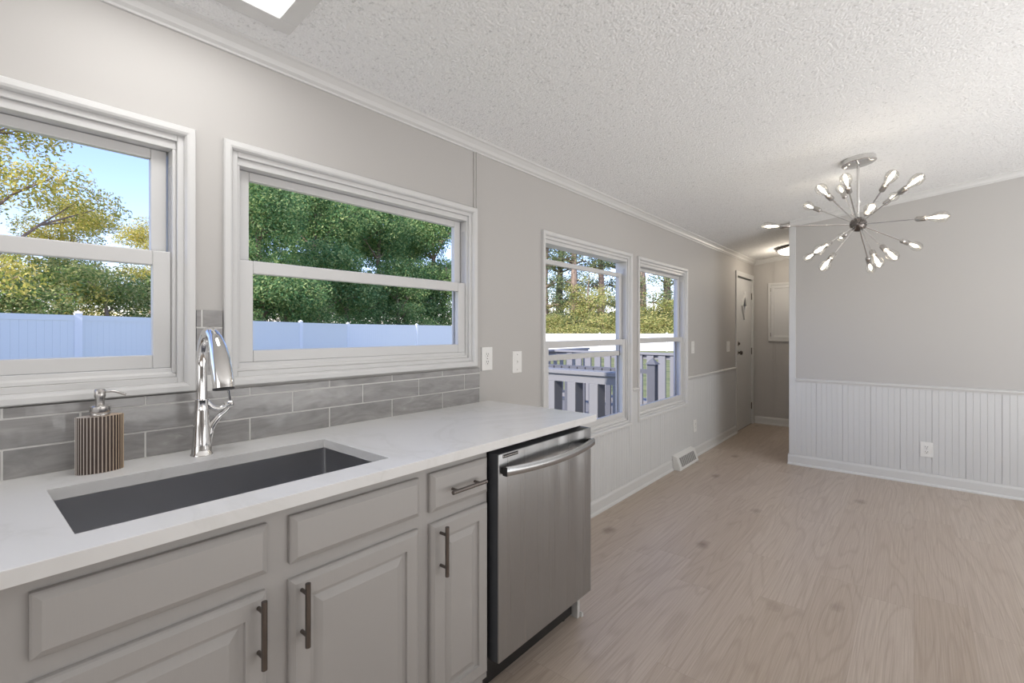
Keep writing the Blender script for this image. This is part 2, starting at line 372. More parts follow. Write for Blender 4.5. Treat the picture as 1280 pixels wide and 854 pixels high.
# beadboard wainscot as grooved profiles
def bead_profile(a0, a1, phase=0.0):
    pts = []; a = a0; k = 0
    step = 0.0405
    i0 = math.floor((a0 - phase) / step)
    cuts = [(phase + i * step, i) for i in range(i0, i0 + int((a1 - a0) / step) + 3)]
    pts.append((a0, 0.008))
    for c, i in cuts:
        if c - 0.004 <= a0 or c + 0.004 >= a1: continue
        dp = 0.0022 if i % 5 else 0.0042
        pts += [(c - 0.0028, 0.008), (c - 0.0008, 0.008 - dp), (c + 0.0008, 0.008 - dp), (c + 0.0028, 0.008)]
    pts.append((a1, 0.008)); return pts
def bead_left(b, a0, a1, z0, z1):
    p = [(d, y) for y, d in bead_profile(a0, a1)] + [(0, a1), (0, a0)]; b.prism(p, z0, z1, 'z')
def bead_right(b, a0, a1, z0, z1):
    p = [(x, YD - d) for x, d in bead_profile(a0, a1)] + [(a1, YD), (a0, YD)]; b.prism(p, z0, z1, 'z')
b = MB()
for a0, a1, z1 in [(1.85, 2.305, 0.80), (2.305, 3.489, 0.535), (3.489, 3.595, 0.79), (3.595, 4.69, 0.545), (4.69, 6.363, 0.80)]: bead_left(b, a0, a1, 0.098, z1)
struct(b.build('trim_4', M['bead']), 'white beadboard under the windows')
b = MB(); bead_right(b, XP + 0.045, XR, 0.098, 0.795); struct(b.build('trim_5', M['bead']), 'white beadboard on the dining wall')
rl = [(0, 0.79), (0.012, 0.79), (0.014, 0.800), (0.022, 0.806), (0.024, 0.818), (0.016, 0.824), (0, 0.826)]
b = MB(); b.prism(rl, 1.85, 2.305, 'y'); b.prism(rl, 3.489, 3.595, 'y'); b.prism(rl, 4.69, 6.363, 'y'); struct(b.build('trim_6', M['trim']), 'chair rail on the window wall')
b = MB(); b.prism([(YD - x, z) for x, z in rl], XP + 0.045, XR, 'x'); struct(b.build('trim_7', M['trim']), 'chair rail on the dining wall')
b = MB(); b.box(XP - 0.003, XP + 0.045, YD - 0.010, YD, 0.098, cz(XP) - 0.05); b.box(XP - 0.010, XP, YD - 0.010, YD + 0.11, 0.0, cz(XP) - 0.05)
struct(b.build('trim_8', M['bead'], bev=0.002), 'corner board at the end of the dining wall')
# battens over panel joints
b = MB(); b.box(0, 0.006, 1.728, 1.740, 1.905, CZ0 - 0.05); b.box(0, 0.010, 1.741, 1.747, 1.905, CZ0 - 0.05); struct(b.build('trim_9', M['wall']), 'panel joint batten over the second window')
b = MB(); b.box(0.233, 0.243, YE - 0.006, YE, 0.1, CZ0 - 0.03); b.box(0.262, 0.272, YE - 0.006, YE, 0.1, CZ0 - 0.03); struct(b.build('trim_10', M['wall']), 'panel joint batten on the end wall')

# ------------------------------------------------------------------ windows
def ring(b, x0, x1, ya, yb, za, zb, w, wt=None, wb=None, mi=0):
    wt = w if wt is None else wt; wb = w if wb is None else wb
    b.box(x0, x1, ya, ya + w, za, zb, mi); b.box(x0, x1, yb - w, yb, za, zb, mi)
    b.box(x0, x1, ya + w, yb - w, zb - wt, zb, mi); b.box(x0, x1, ya + w, yb - w, za, za + wb, mi)
def casing(b, ya, yb, za, zb):
    # mitred profiled casing: loft of the profile round the rectangle
    prof = [(0.0, 0.0), (0.0, 0.016), (0.003, 0.020), (0.017, 0.020), (0.023, 0.017), (0.027, 0.010), (0.028, 0.0)]   # (inset, projection)
    n = len(prof); vs_ = []
    for cy, cz_, sy, sz in ((ya, za, 1, 1), (yb, za, -1, 1), (yb, zb, -1, -1), (ya, zb, 1, -1)):
        for i, p in prof: vs_.append((p, cy + sy * i, cz_ + sz * i))
    fs = [(c * n + i, c * n + (i + 1) % n, ((c + 1) % 4) * n + (i + 1) % n, ((c + 1) % 4) * n + i) for c in range(4) for i in range(n)]
    b.add(vs_, fs)
for wi, (ya, yb, za, zb, drop) in enumerate(WIN):
    root = bpy.data.objects.new('window_%d' % (wi + 1), None); C.objects.link(root); root.location = (0, (ya + yb) / 2, za)
    root['kind'] = 'structure'; root['label'] = ['double hung window above the soap dispenser', 'double hung window behind the faucet', 'tall window with lowered upper sash beyond the counter', 'tall window nearest the entry door'][wi]
    b = MB(); casing(b, ya, yb, za, zb); b.build('window_casing', M['trim'], root)
    oy0, oy1, oz0, oz1 = ya + 0.027, yb - 0.027, za + 0.027, zb - 0.027
    b = MB(); ring(b, -0.11, 0.002, oy0, oy1, oz0, oz1, 0.018)           # jamb lining
    b.prism([(-0.008, oz0 + 0.018), (-0.010, oz0 + 0.028), (-0.016, oz0 + 0.034), (-0.018, oz0 + 0.046), (-0.10, oz0 + 0.040), (-0.10, oz0 + 0.018)], oy0 + 0.018, oy1 - 0.018, 'y')  # sill
    b.box(-0.10, -0.008, oy0 + 0.018, oy1 - 0.018, oz1 - 0.042, oz1 - 0.018)
    b.box(-0.10, -0.008, oy0 + 0.018, oy0 + 0.028, oz0 + 0.03, oz1 - 0.042); b.box(-0.10, -0.008, oy1 - 0.028, oy1 - 0.018, oz0 + 0.03, oz1 - 0.042)
    b.build('window_frame', M['vinyl'], root, bev=0.002)
    sy0, sy1 = oy0 + 0.0285, oy1 - 0.0285
    sz0, sz1 = oz0 + 0.046, oz1 - 0.0435
    mid = {0: 1.4985, 1: 1.4985, 2: 1.193, 3: 1.198}[wi]
    lw = 0.046
    # lower sash, nearer the room
    s = MB(); ring(s, -0.042, -0.018, sy0, sy1, sz0, mid + 0.021, lw, 0.044, 0.040)
    low = s.build('lower_sash', M['vinyl'], root, bev=0.003)
    g = MB(); g.box(-0.031, -0.028, sy0 + lw - 0.004, sy1 - lw + 0.004, sz0 + 0.036, mid - 0.019); g.build('glass_pane', M['glass'], low)
    g = MB(); g.box(-0.018, -0.006, sy0 + 0.05, sy1 - 0.05, sz0 + 0.004, sz0 + 0.016); g.build('lift_rail', M['vinyl'], low, bev=0.002)
    for k in (0.22, 0.78):
        yk = sy0 + (sy1 - sy0) * k
        g = MB(); g.box(-0.040, -0.020, yk - 0.03, yk + 0.03, mid + 0.021, mid + 0.027); g.tube([(-0.030, yk - 0.012, mid + 0.027), (-0.030, yk - 0.010, mid + 0.033), (-0.022, yk + 0.026, mid + 0.035)], 0.005, 8)
        g.build('sash_lock', M['vinyl'], low)
    # upper sash, behind it
    s = MB(); ring(s, -0.072, -0.048, sy0 + 0.004, sy1 - 0.004, mid - 0.020 - drop, sz1 - drop, 0.040, 0.030, 0.038)
    up = s.build('upper_sash', M['vinyl'], root, bev=0.003)
    g = MB(); g.box(-0.062, -0.059, sy0 + 0.040, sy1 - 0.040, mid + 0.016 - drop, sz1 - 0.028 - drop); g.build('glass_pane', M['glass'], up)
    # grey balance tracks at both jambs above the lower sash
    t = MB(); t.box(-0.040, -0.020, sy1 - 0.0012, sy1 + 0.0003, mid + 0.02, sz1 - 0.05); t.box(-0.040, -0.020, sy0 - 0.0003, sy0 + 0.0012, mid + 0.02, sz1 - 0.05); t.build('sash_track', M['track'], root)
    # insect screen on the outside of the lower half
    sc = MB(); ring(sc, -0.094, -0.084, sy0, sy1, sz0 - 0.004, mid + 0.01, 0.018); so = sc.build('screen_frame', M['vinyl'], root)
    g = MB(); g.add([(-0.089, sy0 + 0.016, sz0 + 0.016), (-0.089, sy1 - 0.016, sz0 + 0.016), (-0.089, sy1 - 0.016, mid - 0.006), (-0.089, sy0 + 0.016, mid - 0.006)], [(0, 1, 2, 3)]); g.build('screen_mesh', M['screen'], so)

# entry door in the window wall
dr = bpy.data.objects.new('door_1', None); C.objects.link(dr); dr.location = (0, (DR[0] + DR[1]) / 2, 0); dr['kind'] = 'structure'; dr['label'] = 'white entry door with diamond light at the end of the hall'
b = MB(); b.box(0, 0.016, DR[0], DR[0] + 0.055, 0, DR[3] - 0.0605); b.box(0, 0.016, DR[1] - 0.055, DR[1], 0, DR[3] - 0.0605); b.box(0, 0.016, DR[0], DR[1], DR[3] - 0.06, DR[3])
b.box(-0.11, 0, DR[0] + 0.050, DR[0] + 0.058, 0, DR[3] - 0.05); b.box(-0.11, 0, DR[1] - 0.058, DR[1] - 0.050, 0, DR[3] - 0.05); b.box(-0.11, 0, DR[0] + 0.05, DR[1] - 0.05, DR[3] - 0.06, DR[3] - 0.05)
b.build('door_casing', M['trim'], dr)
dy0, dy1 = DR[0] + 0.060, DR[1] - 0.066
yc, zc_, hy, hz = 6.767, 1.605, 0.095, 0.165
b = MB()
# slab with a diamond opening: front and back faces split round the diamond
def slab(b, x0, x1):
    out = [(dy0, 0.008), (dy1, 0.008), (dy1, 1.957), (dy0, 1.957)]
    dia = [(yc, zc_ - hz), (yc + hy, zc_), (yc, zc_ + hz), (yc - hy, zc_)]
    vs_ = [(x, y, z) for x in (x0, x1) for y, z in out + dia]
    fs = []
    for o in (0, 8):
        fs += [(o + 0, o + 1, o + 5, o + 4), (o + 1, o + 2, o + 6, o + 5), (o + 2, o + 3, o + 7, o + 6), (o + 3, o + 0, o + 4, o + 7)]
    for i in range(4): j = (i + 1) % 4; fs += [(i, j, 8 + j, 8 + i), (4 + i, 4 + j, 12 + j, 12 + i)]
    b.add(vs_, fs)
slab(b, -0.048, -0.006); b.build('door_slab', M['bead'], dr)
b = MB(); b.box(-0.10, -0.05, dy0, dy1 + 0.008, 0.0, 1.975); b.box(-0.052, -0.050, dy0 - 0.004, dy1 + 0.01, 0.008, 1.98); 
b = MB(); b.box(-0.075, -0.05, DR[0] + 0.05, dy1 + 0.02, 1.957, 1.975); b.box(-0.075, -0.05, dy1, dy1 + 0.010, 0.0, 1.975); b.build('gap_shade_strip', M['gap'], dr)  # near-black bars stand for the shade in the gap round the slab
b = MB()
for s0, s1, x1 in ((1.0, 0.80, 0.004),):
    A = [(yc, zc_ - hz * 1.12), (yc + hy * 1.12, zc_), (yc, zc_ + hz * 1.12), (yc - hy * 1.12, zc_)]
    B = [(yc, zc_ - hz * 0.76), (yc + hy * 0.76, zc_), (yc, zc_ + hz * 0.76), (yc - hy * 0.76, zc_)]
    vs_ = [(x, y, z) for x in (-0.006, 0.013) for y, z in A + B]
    fs = [(i, (i + 1) % 4, 4 + (i + 1) % 4, 4 + i) for i in range(4)] + [(8 + i, 8 + (i + 1) % 4, 12 + (i + 1) % 4, 12 + i) for i in range(4)] + [(i, (i + 1) % 4, 8 + (i + 1) % 4, 8 + i) for i in range(4)] + [(4 + i, 4 + (i + 1) % 4, 12 + (i + 1) % 4, 12 + i) for i in range(4)]
    b.add(vs_, fs)
b.build('diamond_frame', M['trim'], dr, bev=0.002)
b = MB(); vs_ = [(x, y, z) for x in (-0.030, -0.026) for y, z in [(yc, zc_ - hz), (yc + hy, zc_), (yc, zc_ + hz), (yc - hy, zc_)]]
b.add(vs_, [(0, 1, 2, 3), (4, 5, 6, 7), (0, 1, 5, 4), (1, 2, 6, 5), (2, 3, 7, 6), (3, 0, 4, 7)]); b.build('diamond_glass', M['obscure'], dr)
b = MB(); b.lathe([(0.033, 0), (0.033, 0.006), (0.014, 0.010), (0.012, 0.028), (0.024, 0.036), (0.028, 0.050), (0.020, 0.062), (0.002, 0.066)], 20, org=(-0.006, 6.475, 1.0), axis=(1, 0, 0)); b.build('door_knob', M['pull'], dr)
b = MB(); b.lathe([(0.031, 0), (0.031, 0.008), (0.026, 0.014), (0.002, 0.016)], 20, org=(-0.006, 6.475, 1.115), axis=(1, 0, 0)); b.box(0.008, 0.026, 6.468, 6.482, 1.10, 1.13); b.build('deadbolt', M['pull'], dr)
for z in (0.25, 1.0, 1.75):
    b = MB(); b.tube([(-0.002, dy1 + 0.006, z - 0.045), (-0.002, dy1 + 0.006, z + 0.045)], 0.006, 8); b.build('hinge', M['pull'], dr)
b = MB(); b.box(-0.11, 0.0, DR[0] + 0.058, DR[1] - 0.058, 0.0, 0.007); b.build('threshold', M['nickel'], dr)

# ------------------------------------------------------------------ kitchen run
# countertop with sink cut-out
CT, CB = 0.914, 0.885
SX0, SX1, SY0, SY1 = 0.183, 0.553, 0.152, 0.827
def slab_hole(b, X0, X1, Y0, Y1, z0, z1, hx0, hx1, hy0, hy1):
    o = [(X0, Y0), (X1, Y0), (X1, Y1), (X0, Y1)]; h = [(hx0, hy0), (hx1, hy0), (hx1, hy1), (hx0, hy1)]
    vs_ = [(x, y, z) for z in (z0, z1) for x, y in o + h]
    fs = []
    for k in (0, 8): fs += [(k + i, k + (i + 1) % 4, k + 4 + (i + 1) % 4, k + 4 + i) for i in range(4)]
    fs += [(i, (i + 1) % 4, 8 + (i + 1) % 4, 8 + i) for i in range(4)] + [(4 + i, 4 + (i + 1) % 4, 12 + (i + 1) % 4, 12 + i) for i in range(4)]
    b.add(vs_, fs)
b = MB(); slab_hole(b, 0.001, 0.648, -1.20, 1.838, CB, CT, SX0, SX1, SY0, SY1)
tag(b.build('countertop', M['quartz'], bev=0.0015), 'white quartz countertop with faint veins over the grey cabinets', 'countertop')
# sink
b = MB(); x0, x1, y0, y1, zt, zb_ = SX0 - 0.006, SX1 + 0.006, SY0 - 0.006, SY1 + 0.006, CB - 0.0008, CB - 0.235
def rrect(x0, x1, y0, y1, r, z, n=4):
    pts = []
    for cx, cy, a0 in ((x1 - r, y1 - r, 0), (x0 + r, y1 - r, 90), (x0 + r, y0 + r, 180), (x1 - r, y0 + r, 270)):
        for k in range(n + 1): a = math.radians(a0 + 90 * k / n); pts.append((cx + r * math.cos(a), cy + r * math.sin(a), z))
    return pts
loops = [rrect(x0 - 0.022, x1 + 0.022, y0 - 0.022, y1 + 0.022, 0.02, zt), rrect(x0, x1, y0, y1, 0.012, zt), rrect(x0, x1, y0, y1, 0.012, zb_ + 0.012), rrect(x0 + 0.004, x1 - 0.004, y0 + 0.004, y1 - 0.004, 0.012, zb_ + 0.003), rrect(x0 + 0.014, x1 - 0.014, y0 + 0.014, y1 - 0.014, 0.01, zb_), ]
outer = [rrect(x0 - 0.014, x1 + 0.014, y0 - 0.014, y1 + 0.014, 0.01, zb_ - 0.002), rrect(x0 - 0.002, x1 + 0.002, y0 - 0.002, y1 + 0.002, 0.012, zb_ + 0.0), rrect(x0 - 0.002, x1 + 0.002, y0 - 0.002, y1 + 0.002, 0.012, zt - 0.002), rrect(x0 - 0.022, x1 + 0.022, y0 - 0.022, y1 + 0.022, 0.02, zt - 0.002)]
outer[0] = rrect(x0 + 0.010, x1 - 0.010, y0 + 0.010, y1 - 0.010, 0.01, zb_ - 0.002)
L = loops + outer; n = len(L[0]); vs_ = [p for q in L for p in q]
fs = [(i * n + k, i * n + (k + 1) % n, (i + 1) * n + (k + 1) % n, (i + 1) * n + k) for i in range(len(L) - 1) if i != 4 for k in range(n)]
fs += [tuple((8) * n + k if False else 8 * n + k for k in range(n))][:0]
fs += [(8 * n + k, 8 * n + (k + 1) % n, (k + 1) % n, k) for k in range(n)]
fs += [tuple(4 * n + k for k in range(n)), tuple(5 * n + k for k in reversed(range(n)))]
b.add(vs_, fs)
sink = thing('kitchen_sink', 'undermount stainless steel sink sunk in the white countertop', 'sink', ((x0 + x1) / 2, (y0 + y1) / 2, zb_))
b.build('basin', M['sink'], sink)
b = MB(); b.lathe([(0.045, 0.0), (0.045, 0.002), (0.038, 0.003), (0.034, -0.0)], 24, org=(0.30, 0.49, zb_ + 0.0005)); b.build('drain', M['chrome'], sink)

# backsplash
bs = thing('tile_backsplash', 'grey glazed subway tile backsplash above the countertop', 'backsplash', (0, 0.5, CT))
b = MB(); b.box(0.0005, 0.0098, -0.663, 1.765, CT, 1.0905); b.box(0.0005, 0.0098, 0.503, 0.576, 1.0905, 1.345)
b.build('grout_bed', M['grout'], bs)
b = MB(); pit = 0.0755; z0 = 0.9130; G = 0.0024
def tiles(b, ya, yb, r0, r1, ztop):
    for r in range(r0, r1):
        za = z0 + r * pit + G; zb2 = min(z0 + (r + 1) * pit - G, ztop)
        if r == 0: za = CT + 0.001
        off = 0.09 if r % 2 == 0 else 0.2335
        k = math.floor((ya - off) / 0.2845)
        y = off + k * 0.2845
        while y < yb:
            a, c = max(y + G, ya), min(y + 0.2845 - G, yb)
            if c - a > 0.004:
                d = random.uniform(-0.0006, 0.0006)
                b.box(0.004, 0.0115 + d, a, c, za, zb2)
            y += 0.2845
tiles(b, -0.663, 1.763, 0, 2, 1.066); tiles(b, -0.663, 1.763, 2, 3, 1.0905); tiles(b, 0.503, 0.576, 3, 6, 1.345)
b.build('tiles', M['tile'], bs, bev=0.0008)

# cabinets
def raised(b, x, y0, y1, z0, z1, rings):
    vs_ = []; 
    for ins, h in rings: vs_ += [(x + h, y0 + ins, z0 + ins), (x + h, y1 - ins, z0 + ins), (x + h, y1 - ins, z1 - ins), (x + h, y0 + ins, z1 - ins)]
    n = len(rings); fs = [(i * 4 + k, i * 4 + (k + 1) % 4, (i + 1) * 4 + (k + 1) % 4, (i + 1) * 4 + k) for i in range(n - 1) for k in range(4)]
    fs += [(3, 2, 1, 0), tuple((n - 1) * 4 + k for k in range(4))]
    b.add(vs_, fs)
DOORR = [(0, 0), (0, 0.010), (0.003, 0.014), (0.011, 0.020), (0.046, 0.020), (0.0475, 0.0125), (0.056, 0.0115), (0.058, 0.0115), (0.078, 0.0185)]
DRWR = [(0, 0), (0, 0.010), (0.003, 0.013), (0.014, 0.020)]
def pull_v(par, x, y, z0, z1):
    b = MB(); zc = (z0 + z1) / 2
    b.tube([(x + 0.030, y, z0), (x + 0.030, y, z1)], 0.0062, 16)
    for z in (zc - 0.048, zc + 0.048): b.tube([(x - 0.001, y, z), (x + 0.030, y, z)], 0.0045, 12)
    b.build('handle', M['pull'], par)
def pull_h(par, x, z, y0, y1):
    b = MB(); yc = (y0 + y1) / 2
    b.tube([(x + 0.030, y0, z), (x + 0.030, y1, z)], 0.0062, 16)
    for y in (yc - 0.048, yc + 0.048): b.tube([(x - 0.001, y, z), (x + 0.030, y, z)], 0.0045, 12)
    b.build('handle', M['pull'], par)
XF = 0.600
def carcass(root, y0, y1, rails, stiles):
    b = MB(); t = 0.014; zt = CB - 0.0005
    b.box(0.012, XF - 0.019, y0 + 0.0005, y0 + t, 0.0, zt); b.box(0.012, XF - 0.019, y1 - t, y1 - 0.0005, 0.0, zt)
    b.box(0.012, XF - 0.019, y0 + t, y1 - t, 0.105, 0.119); b.box(0.012, 0.020, y0 + t, y1 - t, 0.119, 0.62)
    b.box(0.535, 0.548, y0 + t, y1 - t, 0.0, 0.105)
    b.build('body', M['cabinet'], root)
    b = MB()
    for a, c in stiles: b.box(XF - 0.019, XF, a, c, 0.105, zt)
    st = sorted(stiles)
    for za, zb3 in rails:
        for i in range(len(st) - 1): b.box(XF - 0.0189, XF - 0.0001, st[i][1], st[i + 1][0], za, zb3)
    b.build('face_frame', M['cabinet'], root)
c1 = thing('sink_cabinet', 'warm grey base cabinet with two doors under the sink', 'cabinet', (0.3, 0.488, 0))
carcass(c1, 0.045, 0.909, [(0.105, 0.15), (0.70, 0.755), (0.83, CB - 0.0005)], [(0.0455, 0.100), (0.445, 0.530), (0.872, 0.9095)])
for ya, yb, hyy in ((0.089, 0.463, 0.440), (0.513, 0.888, 0.536)):
    b = MB(); raised(b, XF + 0.0002, ya, yb, 0.742, 0.852, DRWR); b.build('false_drawer_front', M['cabinet'], c1)
    b = MB(); raised(b, XF + 0.0002, ya - 0.002, yb - 0.003, 0.135, 0.705, DOORR); d = b.build('door', M['cabinet'], c1, loc=(XF, ya, 0.135))
    def pv():
        bb = MB(); z0_, z1_ = 0.556, 0.702
        bb.tube([(XF + 0.050, hyy, z0_), (XF + 0.050, hyy, z1_)], 0.0062, 16)
        for z in (0.581, 0.677): bb.tube([(XF + 0.016, hyy, z), (XF + 0.050, hyy, z)], 0.0045, 12)
        h = bb.build('handle', M['pull'], None); h.parent = d; h.location = -(Vector(d.location) + Vector(c1.location))
    pv()
c2 = thing('drawer_cabinet', 'narrow warm grey cabinet with one drawer beside the dishwasher', 'cabinet', (0.3, 1.05, 0))
carcass(c2, 0.910, 1.186, [(0.105, 0.15), (0.70, 0.755), (0.83, CB - 0.0005)], [(0.9096, 0.945), (1.150, 1.1855)])
b = MB(); raised(b, XF + 0.0002, 0.929, 1.176, 0.738, 0.854, DRWR); d = b.build('drawer', M['cabinet'], c2, loc=(XF, 1.05, 0.738))
bb = MB(); bb.tube([(XF + 0.050, 0.985, 0.792), (XF + 0.050, 1.132, 0.792)], 0.0062, 16)
for y in (1.010, 1.107): bb.tube([(XF + 0.016, y, 0.792), (XF + 0.050, y, 0.792)], 0.0045, 12)
h = bb.build('handle', M['pull'], None); h.parent = d; h.location = -(Vector(d.location) + Vector(c2.location))
b = MB(); raised(b, XF + 0.0002, 0.930, 1.176, 0.135, 0.703, DOORR); d = b.build('door', M['cabinet'], c2, loc=(XF, 0.93, 0.135))
bb = MB(); bb.tube([(XF + 0.050, 0.962, 0.550), (XF + 0.050, 0.962, 0.697)], 0.0062, 16)
for z in (0.575, 0.672): bb.tube([(XF + 0.016, 0.962, z), (XF + 0.050, 0.962, z)], 0.0045, 12)
h = bb.build('handle', M['pull'], None); h.parent = d; h.location = -(Vector(d.location) + Vector(c2.location))
c3 = thing('base_cabinet', 'warm grey base cabinet at the left edge beside the sink cabinet', 'cabinet', (0.3, -0.5, 0))
carcass(c3, -1.20, 0.044, [(0.105, 0.15), (0.70, 0.755), (0.83, CB - 0.0005)], [(-1.1995, -1.15), (-0.60, -0.55), (-0.02, 0.0435)])
for ya, yb in ((-1.16, -0.59), (-0.56, -0.01)):
    b = MB(); raised(b, XF + 0.0002, ya, yb, 0.742, 0.852, DRWR); b.build('drawer', M['cabinet'], c3)
    b = MB(); raised(b, XF + 0.0002, ya, yb, 0.135, 0.705, DOORR); b.build('door', M['cabinet'], c3)
# end panel
ep = thing('end_panel', 'white end panel with shoe moulding closing the counter beyond the dishwasher', 'panel', (0.3, 1.822, 0))
b = MB(); b.box(0.002, 0.566, 1.812, 1.832, 0.0, CB - 0.0005); b.build('panel', M['trim'], ep)
b = MB(); b.prism([(1.832, 0), (1.848, 0), (1.846, 0.010), (1.840, 0.020), (1.832, 0.024)], 0.03, 0.575, 'x'); b.build('shoe_moulding', M['trim'], ep)

# dishwasher
dw = thing('dishwasher', 'stainless steel dishwasher with curved bar handle under the counter end', 'dishwasher', (0.33, 1.5, 0))
b = MB(); b.box(0.05, 0.590, 1.205, 1.797, 0.155, 0.868); b.build('body', M['black'], dw)
b = MB(); b.box(0.592, 0.636, 1.202, 1.800, 0.155, 0.862); b.build('door', M['dkgrey'], dw, bev=0.002)
b = MB(); b.box(0.634, 0.6415, 1.201, 1.801, 0.157, 0.862); b.build('front_panel', M['steel'], dw, bev=0.0025)
b = MB(); 
ya, yb = 1.214, 1.790; n = 24; outer_ = []
vs_ = []; fs = []
for i in range(n + 1):
    t = i / n; y = ya + (yb - ya) * t; x = 0.660 + 0.034 * (1 - (2 * t - 1) ** 2); zc2 = 0.806 - 0.004 * (1 - (2 * t - 1) ** 2)
    for dx, dz in ((-0.008, -0.013), (0.003, -0.016), (0.008, -0.010), (0.008, 0.010), (0.003, 0.016), (-0.008, 0.013)): vs_.append((x + dx, y, zc2 + dz))
for i in range(n):
    for k in range(6): fs.append((i * 6 + k, i * 6 + (k + 1) % 6, (i + 1) * 6 + (k + 1) % 6, (i + 1) * 6 + k))
fs += [tuple(range(6)), tuple(n * 6 + k for k in range(6))]
b.add(vs_, fs, 0, True)
hd = b.build('handle', M['bar'], dw)
b = MB(); b.box(0.6412, 0.662, ya, ya + 0.024, 0.795, 0.817); b.box(0.650, 0.6695, ya - 0.003, ya + 0.0005, 0.791, 0.821); b.build('end_cap', M['black'], dw, bev=0.001)
b = MB(); b.box(0.6412, 0.662, yb - 0.024, yb, 0.795, 0.817); b.build('end_cap', M['black'], dw, bev=0.001)
b = MB(); b.box(0.6412, 0.6426, 1.222, 1.303, 0.846, 0.858); b.build('status_strip', M['black'], dw)
b = MB(); b.box(0.6424, 0.6430, 1.228, 1.301, 0.8505, 0.8520); b.box(0.6424, 0.6430, 1.2235, 1.2255, 0.848, 0.856); b.build('silver_line', M['nickel'], dw)
b = MB(); b.box(0.535, 0.545, 1.205, 1.797, 0.02, 0.154); b.build('toe_panel', M['black'], dw)
for y in (1.24, 1.76):
    for x in (0.10, 0.515):
        b = MB(); b.tube([(x, y, 0.0), (x, y, 0.012), (x, y, 0.0121), (x, y, 0.155)], [0.016, 0.016, 0.006, 0.006], 12); b.build('foot', M['black'], dw)

# faucet
fx, fy = 0.100, 0.490
fa = thing('kitchen_faucet', 'polished chrome pull-down faucet behind the sink', 'faucet', (fx, fy, CT))
b = MB(); b.lathe([(0.029, 0), (0.029, 0.003), (0.0265, 0.006), (0.0245, 0.03), (0.0215, 0.08), (0.0185, 0.13), (0.0168, 0.160), (0.0172, 0.161), (0.0172, 0.164), (0.0155, 0.165)], 32, org=(fx, fy, CT)); b.build('body', M['chrome'], fa)
def bez(P, n):
    P = [Vector(p) for p in P]; out = []
    m = len(P)
    for i in range(m - 1):
        p0 = P[max(i - 1, 0)]; p1 = P[i]; p2 = P[i + 1]; p3 = P[min(i + 2, m - 1)]
        for k in range(n):
            t = k / n; out.append(0.5 * ((2 * p1) + (-p0 + p2) * t + (2 * p0 - 5 * p1 + 4 * p2 - p3) * t * t + (-p0 + 3 * p1 - 3 * p2 + p3) * t ** 3))
    out.append(P[-1]); return out
path = bez([(fx, fy, CT + 0.164), (fx, fy, 1.14), (fx + 0.001, fy, 1.195), (fx + 0.014, fy, 1.240), (fx + 0.045, fy, 1.272), (fx + 0.082, fy, 1.274), (fx + 0.110, fy, 1.258)], 6)
b = MB(); b.tube(path, [0.0145 + 0.003 * max(0, (i - 20) / (len(path) - 20)) for i in range(len(path))], 24); b.build('spout', M['chrome'], fa)
path = bez([(fx + 0.108, fy, 1.260), (fx + 0.132, fy, 1.232), (fx + 0.152, fy, 1.190), (fx + 0.166, fy, 1.150), (fx + 0.172, fy, 1.124)], 6)
nn = len(path); b = MB(); b.tube(path, [0.0175 + 0.0095 * math.sin(min(1, i / (nn * 0.85)) * PI / 2) for i in range(nn)], 28)
sh = b.build('spray_head', M['chrome'], fa)
b = MB(); e = path[-1]; b.lathe([(0.0262, 0), (0.0262, 0.004), (0.020, 0.006), (0.018, 0.005)], 28, org=e, axis=(0.15, 0, -1)); b.build('aerator', M['black'], fa)
b = MB(); b.tube([e + Vector((0.0, 0, 0.004)), e + Vector((0.001, 0, 0))], 0.0275, 28)
b = MB()
b.tube(bez([(fx, fy + 0.010, 1.072), (fx + 0.002, fy + 0.026, 1.052), (fx + 0.004, fy + 0.046, 1.045), (fx + 0.006, fy + 0.066, 1.052)], 6), 0.0085, 16)
b.tube(bez([(fx, fy + 0.014, 0.945), (fx + 0.001, fy + 0.022, 0.985), (fx + 0.003, fy + 0.040, 1.018), (fx + 0.005, fy + 0.062, 1.036), (fx + 0.007, fy + 0.074, 1.054)], 6), [0.012] * 6 + [0.010] * 8 + [0.008] * 11, 16)
ar = b.build('handle_arm', M['chrome'], fa)
b = MB(); b.lathe([(0.004, -0.014), (0.011, -0.010), (0.013, 0), (0.011, 0.010), (0.004, 0.014)], 20, org=(fx + 0.006, fy + 0.071, 1.056), axis=(0.3, 1, 0.2))
b.tube(bez([(fx + 0.008, fy + 0.074, 1.060), (fx + 0.012, fy + 0.072, 1.078), (fx + 0.020, fy + 0.064, 1.112)], 5), [0.007, 0.0065, 0.006, 0.0055, 0.005, 0.005, 0.005, 0.005, 0.0055, 0.006, 0.006], 14)
b.build('lever', M['chrome'], fa)

# soap dispenser
px, py = 0.083, 0.262
sd = thing('soap_dispenser', 'oval ribbed sand-coloured soap dispenser with metal pump beside the faucet', 'soap dispenser', (px, py, CT))
a_, c_ = 0.046, 0.027; NR = 38; K = 6; prof = []
for i in range(NR * K):
    t = 2 * PI * i / (NR * K); ph = (i % K) / K
    ridge = 0.0030 * max(0, math.cos((ph) * 2 * PI)) ** 0.5 if math.cos(ph * 2 * PI) > 0 else 0
    nx, ny = math.cos(t) / c_, math.sin(t) / a_; nl = math.hypot(nx, ny)
    prof.append((px + c_ * math.cos(t) + ridge * nx / nl, py + a_ * math.sin(t) + ridge * ny / nl, ridge))
b = MB(); n = len(prof)
for zi, z in enumerate((CT + 0.0003, CT + 0.145)):
    b.v += [(p[0], p[1], z) for p in prof]
for i in range(n):
    j = (i + 1) % n; b.f.append((i, j, n + j, n + i)); b.m.append(1 if prof[i][2] < 0.0004 or prof[j][2] < 0.0004 else 0); b.sm.append(False)
